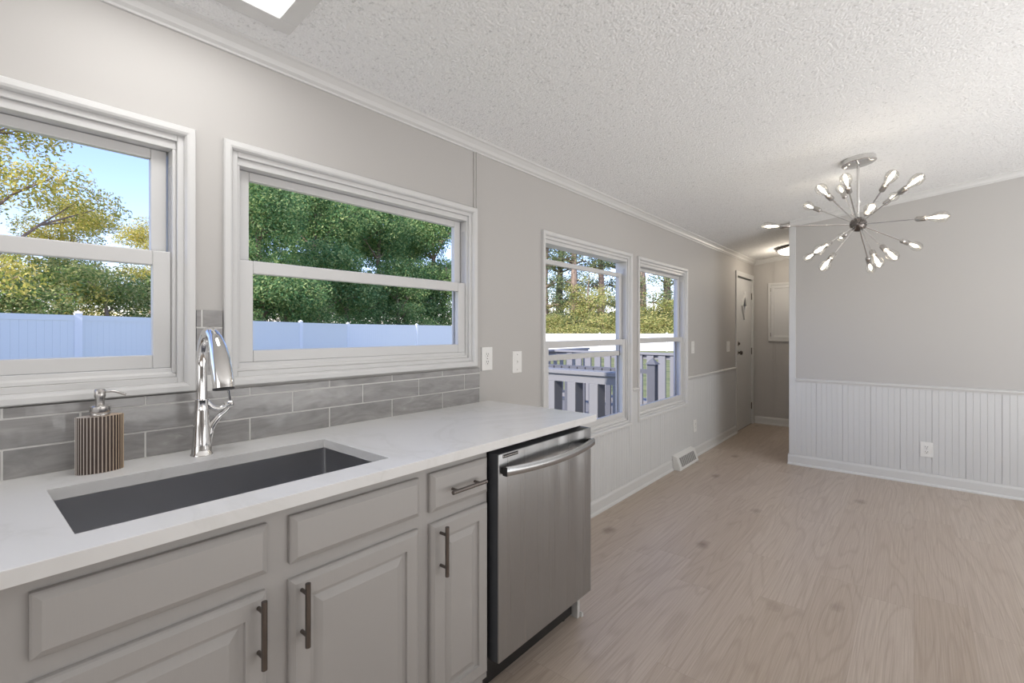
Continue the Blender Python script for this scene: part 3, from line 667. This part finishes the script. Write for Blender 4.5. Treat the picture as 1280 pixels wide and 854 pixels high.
b.f += [tuple(range(n - 1, -1, -1)), tuple(range(n, 2 * n))]; b.m += [0, 0]; b.sm += [False, False]
b.build('bottle', [M['ceramic'], M['groove']], sd, loc=(px, py, CT + 0.07))
b = MB(); z = CT + 0.145
b.lathe([(0.020, 0), (0.021, 0.004), (0.0195, 0.008), (0.0215, 0.012), (0.0215, 0.024), (0.018, 0.027)], 24, org=(px, py, z), mi=0); b.build('collar', M['nickel'], sd)
b = MB(); b.lathe([(0.009, 0.027), (0.010, 0.045), (0.012, 0.050), (0.012, 0.066), (0.010, 0.069), (0.002, 0.070)], 20, org=(px, py, z)); b.tube(bez([(px, py + 0.006, z + 0.061), (px + 0.006, py + 0.028, z + 0.061), (px + 0.012, py + 0.052, z + 0.050)], 5), 0.0032, 10); b.build('pump', M['nickel'], sd)

# ------------------------------------------------------------------ plates, outlets, register
def plate_left(name, label, cat, y, z, kind, w=0.080, h=0.122):
    t = thing(name, label, cat, (0.009, y, z) if z < 0.7 else (0, y, z), None)
    X = 0.008 if z < 0.7 else 0.0
    b = MB(); b.box(X + 0.0002, X + 0.006, y - w / 2, y + w / 2, z - h / 2, z + h / 2); b.build('cover_plate', M['plastic'], t, bev=0.002)
    if kind == 'outlet':
        for dz in (-0.020, 0.020):
            b = MB(); b.lathe([(0.0165, 0), (0.0165, 0.002), (0.015, 0.0026), (0.001, 0.0026)], 20, org=(X + 0.0058, y, z + dz), axis=(1, 0, 0)); r = b.build('receptacle', M['plastic'], t)
            b = MB(); b.box(X + 0.0083, X + 0.0087, y - 0.0075, y - 0.0050, z + dz, z + dz + 0.009); b.box(X + 0.0083, X + 0.0087, y + 0.0050, y + 0.0075, z + dz, z + dz + 0.009); b.lathe([(0.003, 0), (0.003, 0.0005)], 10, org=(X + 0.0083, y, z + dz - 0.006), axis=(1, 0, 0))
            s_ = b.build('slots', M['slot'], None); s_.parent = r; s_.location = -(Vector(t.location) + Vector(r.location))
    else:
        b = MB(); b.box(X + 0.0058, X + 0.0072, y - 0.006, y + 0.006, z - 0.013, z + 0.013); b.prism([(X + 0.006, z - 0.004), (X + 0.014, z + 0.003), (X + 0.013, z + 0.009), (X + 0.006, z + 0.006)], y - 0.004, y + 0.004, 'y'); b.build('toggle', M['plastic'] if kind == 'switch' else M['nickel'], t)
    for dz in ((0,) if kind == 'outlet' else (-0.042, 0.042)):
        b = MB(); b.lathe([(0.0032, 0), (0.0028, 0.001)], 10, org=(X + 0.0058, y, z + dz), axis=(1, 0, 0)); b.build('screw', M['nickel'], t)
    return t
plate_left('wall_outlet', 'white double outlet beside the tile backsplash and second window', 'outlet', 1.826, 1.134, 'outlet')
plate_left('light_switch', 'white toggle switch right of the counter-height outlet', 'switch', 2.073, 1.104, 'switch')
plate_left('light_switch', 'white switch plate just right of the tall window', 'switch', 4.86, 1.112, 'switch')
plate_left('light_switch', 'white switch plate beside the entry door', 'switch', 6.06, 1.090, 'switch', 0.115, 0.125)
plate_left('wall_outlet', 'white outlet low on the beadboard past the floor register', 'outlet', 4.90, 0.315, 'outlet')
t = thing('wall_outlet', 'white outlet low on the dining wall beadboard', 'outlet', (1.79, YD - 0.009, 0.296))
b = MB(); b.box(1.750, 1.830, YD - 0.014, YD - 0.0082, 0.235, 0.357); b.build('cover_plate', M['plastic'], t, bev=0.002)
for dz in (-0.020, 0.020):
    b = MB(); b.lathe([(0.0165, 0), (0.0165, 0.002), (0.015, 0.0026), (0.001, 0.0026)], 20, org=(1.79, YD - 0.0138, 0.296 + dz), axis=(0, -1, 0)); r = b.build('receptacle', M['plastic'], t)
    b = MB(); yy = YD - 0.0164
    b.box(1.7815, 1.7845, yy - 0.0004, yy, 0.296 + dz, 0.306 + dz); b.box(1.7955, 1.7985, yy - 0.0004, yy, 0.296 + dz, 0.306 + dz); b.lathe([(0.0032, 0), (0.0032, 0.0005)], 10, org=(1.79, yy, 0.290 + dz), axis=(0, -1, 0))
    s_ = b.build('slots', M['slot'], None); s_.parent = r; s_.location = -(Vector(t.location) + Vector(r.location))
b = MB(); b.lathe([(0.0032, 0), (0.0028, 0.001)], 10, org=(1.79, YD - 0.0138, 0.296), axis=(0, -1, 0)); b.build('screw', M['nickel'], t)

vt = thing('floor_register', 'white sloped baseboard register with grey grille below the tall windows', 'vent', (0.0, 4.55, 0))
y0, y1 = 4.31, 4.78; pr = [(0.009, 0), (0.085, 0), (0.088, 0.012), (0.050, 0.120), (0.009, 0.132)]
b = MB(); b.prism(pr, y0, y1, 'y'); b.build('housing', M['ventw'], vt, bev=0.002)
b = MB(); sl = Vector((0.050 - 0.088, 0, 0.108)); nrm = Vector((0.108, 0, 0.038)).normalized()
P0 = Vector((0.088, 0, 0.012)); 
def sp_(f, y, o=0.0): p = P0 + sl * f + nrm * o; return (p.x, y, p.z)
b.add([sp_(0.14, y0 + 0.05, 0.0008), sp_(0.14, y1 - 0.05, 0.0008), sp_(0.86, y1 - 0.05, 0.0008), sp_(0.86, y0 + 0.05, 0.0008)], [(0, 1, 2, 3)])
b.v += [tuple(Vector(p) - nrm * 0.002) for p in b.v[:4]]; b.f += [(4, 5, 6, 7)[::-1], (0, 1, 5, 4), (1, 2, 6, 5), (2, 3, 7, 6), (3, 0, 4, 7)]; b.m += [0] * 5; b.sm += [False] * 5
b.build('grille', M['grille'], vt)
b = MB()
for k in range(13):
    y = y0 + 0.055 + k * 0.030
    if y + 0.03 > y1 - 0.05: break
    vs_ = [sp_(f, yy + (0.022 if f > 0.5 else 0), o) for o in (0.0005, 0.004) for f, yy in ((0.14, y), (0.14, y + 0.004), (0.86, y + 0.004), (0.86, y))]
    b.add(vs_, [(0, 1, 2, 3), (7, 6, 5, 4), (0, 1, 5, 4), (1, 2, 6, 5), (2, 3, 7, 6), (3, 0, 4, 7)])
b.build('louvers', M['ventw'], vt)

# access panel on the end wall
ap = thing('wall_cabinet', 'white framed wall panel hanging on the end wall of the hall', 'wall panel', (0.45, YE, 1.13))
b = MB(); x0, x1, z0_, z1_ = 0.188, 0.72, 1.135, 1.925
for w, d0, d1 in ((0.0, 0.0005, 0.020),):
    b.box(x0, x0 + 0.03, YE - 0.020, YE - 0.0005, z0_, z1_); b.box(x1 - 0.03, x1, YE - 0.020, YE - 0.0005, z0_, z1_); b.box(x0 + 0.03, x1 - 0.03, YE - 0.020, YE - 0.0005, z1_ - 0.03, z1_); b.box(x0 + 0.03, x1 - 0.03, YE - 0.020, YE - 0.0005, z0_, z0_ + 0.03)
b.build('frame', M['trim'], ap, bev=0.003)
b = MB(); vs_ = []; rings = [(0.032, 0.004), (0.032, 0.014), (0.070, 0.014), (0.076, 0.009), (0.080, 0.009)]
for ins, hgt in rings: vs_ += [(x0 + ins, YE - hgt, z0_ + ins), (x1 - ins, YE - hgt, z0_ + ins), (x1 - ins, YE - hgt, z1_ - ins), (x0 + ins, YE - hgt, z1_ - ins)]
b.add(vs_, [(i * 4 + k, i * 4 + (k + 1) % 4, (i + 1) * 4 + (k + 1) % 4, (i + 1) * 4 + k) for i in range(4) for k in range(4)] + [(3, 2, 1, 0), (16, 17, 18, 19)])
b.build('door', M['bead'], ap)
for z in (z0_ + 0.09, z1_ - 0.09):
    b = MB(); b.tube([(x0 + 0.031, YE - 0.022, z - 0.025), (x0 + 0.031, YE - 0.022, z + 0.025)], 0.004, 8); b.build('hinge', M['nickel'], ap)

# ------------------------------------------------------------------ lamps
# ceiling panel over the sink
cp = thing('ceiling_light', 'square lit ceiling panel in a white frame above the sink', 'ceiling light', (0.46, 0.40, 2.28))
b = MB(); 
def slope_box(b, x0, x1, y0, y1, o0, o1):
    vs_ = [(x, y, cz(x) + o) for x in (x0, x1) for y in (y0, y1) for o in (o0, o1)]
    b.add(vs_, [(0, 1, 3, 2), (4, 6, 7, 5), (0, 4, 5, 1), (2, 3, 7, 6), (0, 2, 6, 4), (1, 5, 7, 3)])
X0, X1, Y0, Y1 = 0.150, 0.77, 0.09, 0.725; w = 0.055
slope_box(b, X0, X0 + w, Y0, Y1, -0.012, -0.0003); slope_box(b, X1 - w, X1, Y0, Y1, -0.012, -0.0003); slope_box(b, X0 + w, X1 - w, Y0, Y0 + w, -0.012, -0.0003); slope_box(b, X0 + w, X1 - w, Y1 - w, Y1, -0.012, -0.0003)
b.build('frame', M['trim'], cp, bev=0.002)
b = MB(); slope_box(b, X0 + w, X1 - w, Y0 + w, Y1 - w, -0.007, -0.002); b.build('diffuser', M['panel_glow'], cp)
# flush light in the hall
hx, hyy_ = 0.575, 6.60; hz = cz(hx)
hl = thing('hall_light', 'round glowing flush ceiling light with nickel rim in the hall', 'ceiling light', (hx, hyy_, hz))
b = MB(); b.lathe([(0.120, -0.0005), (0.165, -0.006), (0.172, -0.030), (0.160, -0.036), (0.150, -0.030)], 40, org=(hx, hyy_, hz), axis=(-CSL, 0, 1)); b.build('rim', M['pull'], hl)
b = MB(); b.lathe([(0.152, -0.031), (0.145, -0.055), (0.120, -0.078), (0.080, -0.092), (0.030, -0.098), (0.002, -0.099)], 40, org=(hx, hyy_, hz), axis=(-CSL, 0, 1)); b.build('glass_bowl', M['bowl'], hl)
pl = bpy.data.lights.new('hall_lamp', 'POINT'); pl.energy = 7; pl.color = (1, 0.88, 0.72); pl.shadow_soft_size = 0.08
po = bpy.data.objects.new('hall_lamp', pl); C.objects.link(po); po.location = (hx, hyy_, hz - 0.22)

# sputnik chandelier
HC = Vector((1.433, 3.818, 1.970)); LA = 0.56
dirs = [(0.749, -0.648, -0.137), (-0.976, -0.204, 0.076), (0.557, -0.791, 0.253), (0.35, -0.885, 0.308), (-0.042, -0.939, 0.342), (-0.249, 0.714, 0.654), (-0.271, -0.921, 0.281), (-0.628, 0.627, 0.461), (-0.269, 0.963, 0.014), (-0.3, -0.868, -0.396), (-0.642, 0.718, -0.269), (-0.258, -0.778, -0.573), (0.077, 0.879, -0.47), (0.228, -0.783, -0.578), (0.353, -0.779, -0.518), (0.556, 0.799, -0.229), (0.175, -0.984, -0.031), (0.323, 0.826, 0.462)]
ch = thing('chandelier', 'sputnik chandelier with radiating chrome arms and lit clear bulbs', 'chandelier', HC)
zc3 = cz(HC.x)
b = MB(); b.lathe([(0.093, 0.0), (0.095, -0.004), (0.095, -0.030), (0.090, -0.034), (0.010, -0.034)], 40, org=(HC.x, HC.y, zc3 - 0.0003), axis=(-CSL, 0, 1)); b.build('canopy', M['chrome'], ch)
b = MB(); b.tube([(HC.x, HC.y, zc3 - 0.03), (HC.x, HC.y, HC.z + 0.02)], 0.008, 16); b.build('rod', M['chrome'], ch)
b = MB(); b.lathe([(0.002, -0.048), (0.020, -0.044), (0.038, -0.030), (0.047, -0.010), (0.047, 0.010), (0.038, 0.030), (0.020, 0.044), (0.002, 0.048)], 32, org=HC); b.build('hub', M['pull'], ch)
for d in dirs:
    d = Vector(d).normalized()
    at = lambda t: HC + d * t
    b = MB(); b.tube([at(0.04), at(LA - 0.175)], 0.0045, 10); arm = b.build('arm', M['chrome'], ch)
    def sub(mb, name, m, par):
        o = mb.build(name, m, None); o.parent = par; o.location = -(Vector(par.location) + HC) if par is not ch else -HC; return o
    b = MB(); b.lathe([(0.006, 0), (0.013, 0.004), (0.016, 0.010), (0.0165, 0.060), (0.014, 0.064)], 18, org=at(LA - 0.180), axis=d)
    o = b.build('socket', M['nickel'], None); o.parent = arm; o.location = (0, 0, 0)
    b = MB(); b.lathe([(0.012, 0), (0.0135, 0.010), (0.021, 0.035), (0.029, 0.060), (0.032, 0.080), (0.029, 0.099), (0.019, 0.113), (0.006, 0.119), (0.001, 0.1195)], 20, org=at(LA - 0.118), axis=d, caps=False)
    o = b.build('bulb', M['bulb'], None); o.parent = arm; o.location = (0, 0, 0); bl = o
    b = MB(); b.lathe([(0.004, 0.012), (0.005, 0.030), (0.0095, 0.055), (0.0095, 0.078), (0.004, 0.092)], 12, org=at(LA - 0.118), axis=d)
    o = b.build('filament', M['filament'], None); o.parent = arm; o.location = (0, 0, 0)
    pl = bpy.data.lights.new('bulb_lamp', 'POINT'); pl.energy = 2.6; pl.color = (1, 0.92, 0.80); pl.shadow_soft_size = 0.010
    po = bpy.data.objects.new('bulb_lamp', pl); C.objects.link(po); po.location = at(LA - 0.048)

# ------------------------------------------------------------------ outdoors
GZ = -0.60
b = MB(); b.box(-90, 60, -60, 110, GZ - 0.3, GZ); lw_ = b.build('lawn', M['grass']); struct(lw_)
def az(deg, dist, z=GZ):           # degrees to the left of +y as seen from the room
    a = math.radians(deg); return Vector((1.711 - math.sin(a) * dist, math.cos(a) * dist, z))
# vinyl privacy fence in three runs
FT = 1.64
P = [Vector((-6.0, -9.0)), Vector((-13.2, 2.05)), Vector((-30.5, 26.6)), Vector((-30.0, 52.0))]
P = [Vector((-4.9, -10.3)), Vector((-12.4, 1.9)), Vector((-20.8, 13.5)), Vector((-25.1, 34.9)), Vector((-6.0, 50.0))]
fence = thing('privacy_fence', 'long white vinyl privacy fence in shade before the trees', 'fence', (P[1].x, P[1].y, GZ))
for i in range(len(P) - 1):
    a, c = P[i], P[i + 1]; Ln = (c - a).length; t = (c - a) / Ln; nv = Vector((-t.y, t.x)); k = max(1, round(Ln / (2.43 if i == 0 else 5.5))); 
    tp = FT if i < 3 else 1.02
    b = MB()
    def obox(b, s0, s1, w, z0, z1):
        pts = [a + t * s + nv * o for s in (s0, s1) for o in (-w, w)]
        vs_ = [(p.x, p.y, z) for p in pts for z in (z0, z1)]
        b.add(vs_, [(0, 1, 3, 2), (4, 6, 7, 5), (0, 4, 5, 1), (2, 3, 7, 6), (0, 2, 6, 4), (1, 5, 7, 3)])
    obox(b, 0, Ln, 0.018, tp - 0.14, tp - 0.02); obox(b, 0, Ln, 0.018, GZ + 0.04, GZ + 0.18)
    q = 0.0
    while q < Ln: obox(b, q + 0.001, min(q + 0.149, Ln), 0.009, GZ + 0.1, tp - 0.1); q += 0.15
    b.build('panel', M['fence'], fence)
    for j in range(k):
        s = j * Ln / k; p = a + t * s; b = MB(); b.box(p.x - 0.065, p.x + 0.065, p.y - 0.065, p.y + 0.065, GZ, tp + 0.02)
        b.add([(p.x - 0.08, p.y - 0.08, tp + 0.02), (p.x + 0.08, p.y - 0.08, tp + 0.02), (p.x + 0.08, p.y + 0.08, tp + 0.02), (p.x - 0.08, p.y + 0.08, tp + 0.02), (p.x, p.y, tp + 0.09)], [(0, 1, 4), (1, 2, 4), (2, 3, 4), (3, 0, 4), (3, 2, 1, 0)])
        b.build('post', M['fence'], fence)

# trees
rng = np.random.default_rng(3)
def leaves_mesh(name, blobs, count, size, material):
    # blobs: list of (center, radii); many small quads scattered in their shells
    tot = sum(r[0] * r[1] * r[2] for c, r in blobs); vs_ = []; 
    V = []
    for c, r in blobs:
        nq = int(count * (r[0] * r[1] * r[2]) / tot)
        if nq < 1: continue
        d = rng.normal(size=(nq, 3)); d /= np.linalg.norm(d, axis=1)[:, None]
        rad = rng.uniform(0.25, 1.0, nq) ** 0.45
        ctr = np.array(c) + d * rad[:, None] * np.array(r)
        # clumps
        ctr += rng.normal(size=(nq, 3)) * 0.06
        nn = rng.normal(size=(nq, 3)) + d * 0.6 + np.array([0, 0, 0.5]); nn /= np.linalg.norm(nn, axis=1)[:, None]
        u = np.cross(nn, rng.normal(size=(nq, 3))); u /= np.linalg.norm(u, axis=1)[:, None]; w = np.cross(nn, u)
        s = (size * rng.uniform(0.6, 1.3, nq))[:, None]
        q = np.stack([ctr - u * s, ctr - w * s * 0.45, ctr + u * s, ctr + w * s * 0.45], axis=1); V.append(q)
    V = np.concatenate(V).reshape(-1, 3); nf = len(V) // 4
    me = bpy.data.meshes.new(name); me.vertices.add(len(V)); me.vertices.foreach_set('co', V.astype(np.float32).ravel())
    me.loops.add(nf * 4); me.loops.foreach_set('vertex_index', np.arange(nf * 4, dtype=np.int32))
    me.polygons.add(nf); me.polygons.foreach_set('loop_start', np.arange(0, nf * 4, 4, dtype=np.int32)); me.polygons.foreach_set('loop_total', np.full(nf, 4, dtype=np.int32))
    me.materials.append(material); me.update(calc_edges=True); me.validate(); return me
def trunk_mb(h, r0, seed, nb=9, spread=2.2, z0=0.35, rise=0.9):
    R = random.Random(seed); b = MB(); pts = []; x = y = 0
    for i in range(9):
        z = h * i / 8; pts.append((x, y, z)); x += R.uniform(-0.12, 0.12); y += R.uniform(-0.12, 0.12)
    b.tube(pts, [r0 * (1 - 0.85 * i / 8) + 0.01 for i in range(9)], 8); tips = []
    for k in range(nb):
        f = R.uniform(z0, 0.95); p = Vector(pts[min(8, int(f * 8))]); a = R.uniform(0, 2 * PI); L_ = spread * R.uniform(0.6, 1.0) * (1.15 - 0.6 * f)
        e = p + Vector((math.cos(a) * L_, math.sin(a) * L_, L_ * rise * R.uniform(0.3, 1.0))); m_ = (p + e) / 2 + Vector((0, 0, 0.12 * L_))
        rr = r0 * (0.45 - 0.3 * f); b.tube([p, m_, e], [max(rr, 0.03), max(rr * 0.6, 0.02), 0.012], 6); tips.append(e)
        for q in range(2):
            e2 = m_ + Vector((R.uniform(-1, 1), R.uniform(-1, 1), R.uniform(0.1, 0.9))) * L_ * 0.55; b.tube([m_, e2], [max(rr * 0.5, 0.015), 0.008], 5); tips.append(e2)
    return b, tips
TREES = {}
def proto(kind, seed, h, r0, nb, spread, z0, cnt, size, leaf, br, squash=0.75, rise=0.9):
    b, tips = trunk_mb(h, r0, seed, nb, spread, z0, rise)
    R = random.Random(seed + 50)
    blobs = [((t.x, t.y, t.z), (br * R.uniform(0.6, 1.2),) * 2 + (br * squash * R.uniform(0.6, 1.1),)) for t in tips] + [((0, 0, h), (br, br, br * 0.8))]
    lm = leaves_mesh('foliage', blobs, cnt, size, M[leaf])
    tr = thing('tree', 'x', 'tree'); to = b.build('trunk', M['bark'], tr)
    fo = bpy.data.objects.new('foliage', lm); C.objects.link(fo); fo.parent = tr
    return tr
def dup(o, loc, rz, sc, label, group):
    r = o.copy(); C.objects.link(r); r.location = loc; r.rotation_euler = (0, 0, rz); r.scale = (sc[0], sc[0], sc[1]); r['label'] = label
    if group: r['group'] = group
    for c in o.children: k = c.copy(); C.objects.link(k); k.parent = r
    return r
def place(kind_args, spots, group, label_fn):
    pr_ = None
    for i, (a, d, sxy, sz, rz) in enumerate(spots):
        lab = label_fn(i)
        if pr_ is None:
            pr_ = proto(*kind_args); pr_.location = az(a, d); pr_.rotation_euler = (0, 0, rz); pr_.scale = (sxy, sxy, sz); pr_['label'] = lab; pr_['group'] = group
        else: dup(pr_, az(a, d), rz, (sxy, sz), lab, group)
# thinning yellow tree at far left
place(('y', 11, 8.6, 0.17, 17, 3.3, 0.25, 22000, 0.055, 'leaf_y', 0.75),
      [(89.0, 17.5, 1.0, 1.0, 0.4), (83.0, 24.0, 0.9, 0.72, 2.0), (93.5, 21, 1.1, 0.95, 4.0), (77.0, 30.0, 1.0, 0.80, 5.0)], 'yellowing trees behind the fence',
      lambda i: ['thin yellow-leaved tree at the left edge through the first window', 'lower yellowing tree right of the thin yellow one', 'yellowing tree beyond the left side of the first window', 'sparse yellowing tree at the right side of the first window'][i])
# green bushy growth right behind the fence
place(('g', 21, 3.6, 0.12, 11, 1.5, 0.15, 16000, 0.055, 'leaf_m', 0.85),
      [(87.5, 17.0, 0.95, 0.80, 0.0), (80.0, 19.5, 1.0, 0.90, 1.0), (76.0, 22, 1.1, 0.95, 3.0), (83.8, 21.0, 1.1, 1.0, 5.0), (72.0, 27.0, 1.1, 0.95, 2.0)], 'green bushes behind the fence',
      lambda i: 'leafy green bush crowding the fence top behind the first window')
# dense green trees through the second window
place(('d', 31, 10.5, 0.24, 22, 3.1, 0.08, 44000, 0.085, 'leaf_d', 1.3),
      [(67.5, 28, 1.0, 1.0, 0.3), (62.0, 34, 1.15, 1.10, 1.7), (56.0, 38, 1.2, 1.10, 2.9), (50.0, 41, 1.2, 1.2, 4.1), (65.0, 44, 1.5, 1.3, 5.2), (59.0, 49, 1.6, 1.3, 0.8), (52.8, 53, 1.6, 1.35, 3.8), (71.0, 40, 1.3, 1.0, 2.5)], 'dense green trees beyond the second window',
      lambda i: 'dense green tree filling the second window above the fence')
place(('g2', 41, 6.5, 0.18, 13, 2.3, 0.10, 20000, 0.065, 'leaf_g', 1.0),
      [(69.5, 27.0, 0.9, 0.9, 0.3), (64.0, 29.5, 0.9, 0.85, 1.3), (59.0, 33.5, 1.1, 0.95, 2.0), (53.5, 36.5, 1.1, 1.0, 3.3), (48.0, 40, 1.3, 1.1, 1.1)], 'bright green trees beyond the second window',
      lambda i: 'lighter green tree in front of the dense trees beyond the second window')
# pines and yellow undergrowth through the tall windows
place(('p', 51, 17.0, 0.50, 26, 3.0, 0.20, 15000, 0.10, 'leaf_p', 1.25, 0.6, 0.3),
      [(36.0, 51, 1.0, 1.0, 0.3), (34.2, 55, 1.1, 1.0, 1.4), (32.6, 51, 1.0, 1.05, 2.2), (29.6, 54, 1.0, 1.0, 3.1), (25.0, 51, 1.0, 1.0, 4.0), (22.2, 52, 1.05, 1.0, 5.1), (39.5, 57, 1.0, 1.0, 0.7), (27.4, 60, 1.2, 1.1, 2.7)], 'tall pines beyond the tall windows',
      lambda i: 'tall brown-trunked pine behind the fence beyond the tall windows')
place(('u', 61, 6.5, 0.14, 14, 2.4, 0.04, 9000, 0.085, 'leaf_u', 1.0),
      [(35.2, 50, 1.2, 0.65, 0.3), (31.0, 49, 1.2, 1.15, 1.3), (27.2, 51, 1.2, 0.7, 3.3), (23.6, 50, 1.3, 0.85, 4.3), (20.5, 52, 1.2, 0.9, 2.3), (38.5, 52, 1.2, 0.8, 5.3)], 'yellow-green undergrowth below the pines',
      lambda i: 'yellow-green leafy undergrowth between the pine trunks')

place(('h', 71, 2.6, 0.10, 12, 1.7, 0.05, 9000, 0.07, 'leaf_u', 0.8),
      [(37.5, 47.5, 1.4, 0.9, 0.3), (34.8, 48, 1.5, 1.0, 1.3), (32.2, 47.5, 1.4, 0.8, 2.3), (29.8, 48, 1.5, 1.0, 3.3), (27.2, 48, 1.4, 0.85, 4.3), (24.6, 48, 1.5, 1.0, 5.3), (22.2, 48.5, 1.4, 0.9, 0.9), (19.8, 49, 1.4, 1.0, 1.9)], 'low shrubs behind the far fence',
      lambda i: 'low yellow-green shrub along the far fence below the pines')

# deck outside the tall windows
b = MB(); yy = 3.0
x = -0.13
while x > -3.75: b.box(x - 0.138, x, 3.55, 9.0, -0.10, -0.06); x -= 0.143
dk = b.build('deck', M['deck']); struct(dk)
b = MB(); b.box(-3.75, -0.13, 3.55, 3.60, GZ, -0.10); b.box(-3.75, -3.70, 3.55, 9.0, GZ, -0.10); struct(b.build('deck_skirt', M['deck']))
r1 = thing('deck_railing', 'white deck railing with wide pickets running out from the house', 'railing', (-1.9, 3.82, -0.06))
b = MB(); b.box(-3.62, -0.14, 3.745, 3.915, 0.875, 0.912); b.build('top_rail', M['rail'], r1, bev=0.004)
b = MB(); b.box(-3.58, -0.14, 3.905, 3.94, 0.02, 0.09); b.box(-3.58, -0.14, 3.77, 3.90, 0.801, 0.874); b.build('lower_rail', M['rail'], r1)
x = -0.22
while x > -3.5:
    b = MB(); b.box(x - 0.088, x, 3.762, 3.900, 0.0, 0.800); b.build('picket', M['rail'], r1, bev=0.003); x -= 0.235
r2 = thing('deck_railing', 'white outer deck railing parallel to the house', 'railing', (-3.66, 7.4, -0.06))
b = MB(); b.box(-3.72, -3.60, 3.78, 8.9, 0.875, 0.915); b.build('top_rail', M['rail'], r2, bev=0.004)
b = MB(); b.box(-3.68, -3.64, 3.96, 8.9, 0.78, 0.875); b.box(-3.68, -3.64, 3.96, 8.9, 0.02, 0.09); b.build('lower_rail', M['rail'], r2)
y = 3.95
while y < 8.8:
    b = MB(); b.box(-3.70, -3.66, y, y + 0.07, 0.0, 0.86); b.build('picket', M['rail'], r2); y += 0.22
r4 = thing('deck_railing', 'white far deck railing seen behind the shadow-toned newel post', 'railing', (-1.9, 7.6, -0.06))
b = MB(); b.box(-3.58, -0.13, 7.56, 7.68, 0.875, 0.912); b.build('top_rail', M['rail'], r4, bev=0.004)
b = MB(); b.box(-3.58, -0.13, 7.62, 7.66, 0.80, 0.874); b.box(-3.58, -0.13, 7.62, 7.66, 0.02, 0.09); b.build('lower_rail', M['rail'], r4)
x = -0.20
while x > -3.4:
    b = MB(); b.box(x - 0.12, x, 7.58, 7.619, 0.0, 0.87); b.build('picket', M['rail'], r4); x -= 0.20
r3 = thing('deck_railing', 'shadow-toned railing beside the deck stairs near the entry', 'railing', (-1.4, 6.2, -0.06))
b = MB(); b.box(-0.84, -0.74, 5.65, 5.75, -0.06, 0.86); b.add([(-0.86, 5.63, 0.86), (-0.72, 5.63, 0.86), (-0.72, 5.77, 0.86), (-0.86, 5.77, 0.86), (-0.79, 5.70, 0.94)], [(0, 1, 4), (1, 2, 4), (2, 3, 4), (3, 0, 4), (3, 2, 1, 0)]); b.build('newel_post', M['post'], r3)
b = MB(); b.box(-2.6, -0.84, 5.67, 5.73, 0.74, 0.79); b.box(-2.6, -0.84, 5.67, 5.73, 0.04, 0.10); b.build('top_rail', M['post'], r3)
x = -0.96
while x > -2.5:
    b = MB(); b.box(x - 0.07, x, 5.645, 5.67, -0.0, 0.78); b.build('picket', M['post'], r3); x -= 0.13
b = MB(); b.box(-2.70, -2.60, 5.65, 5.75, -0.06, 0.90); b.build('newel_post', M['post'], r3)
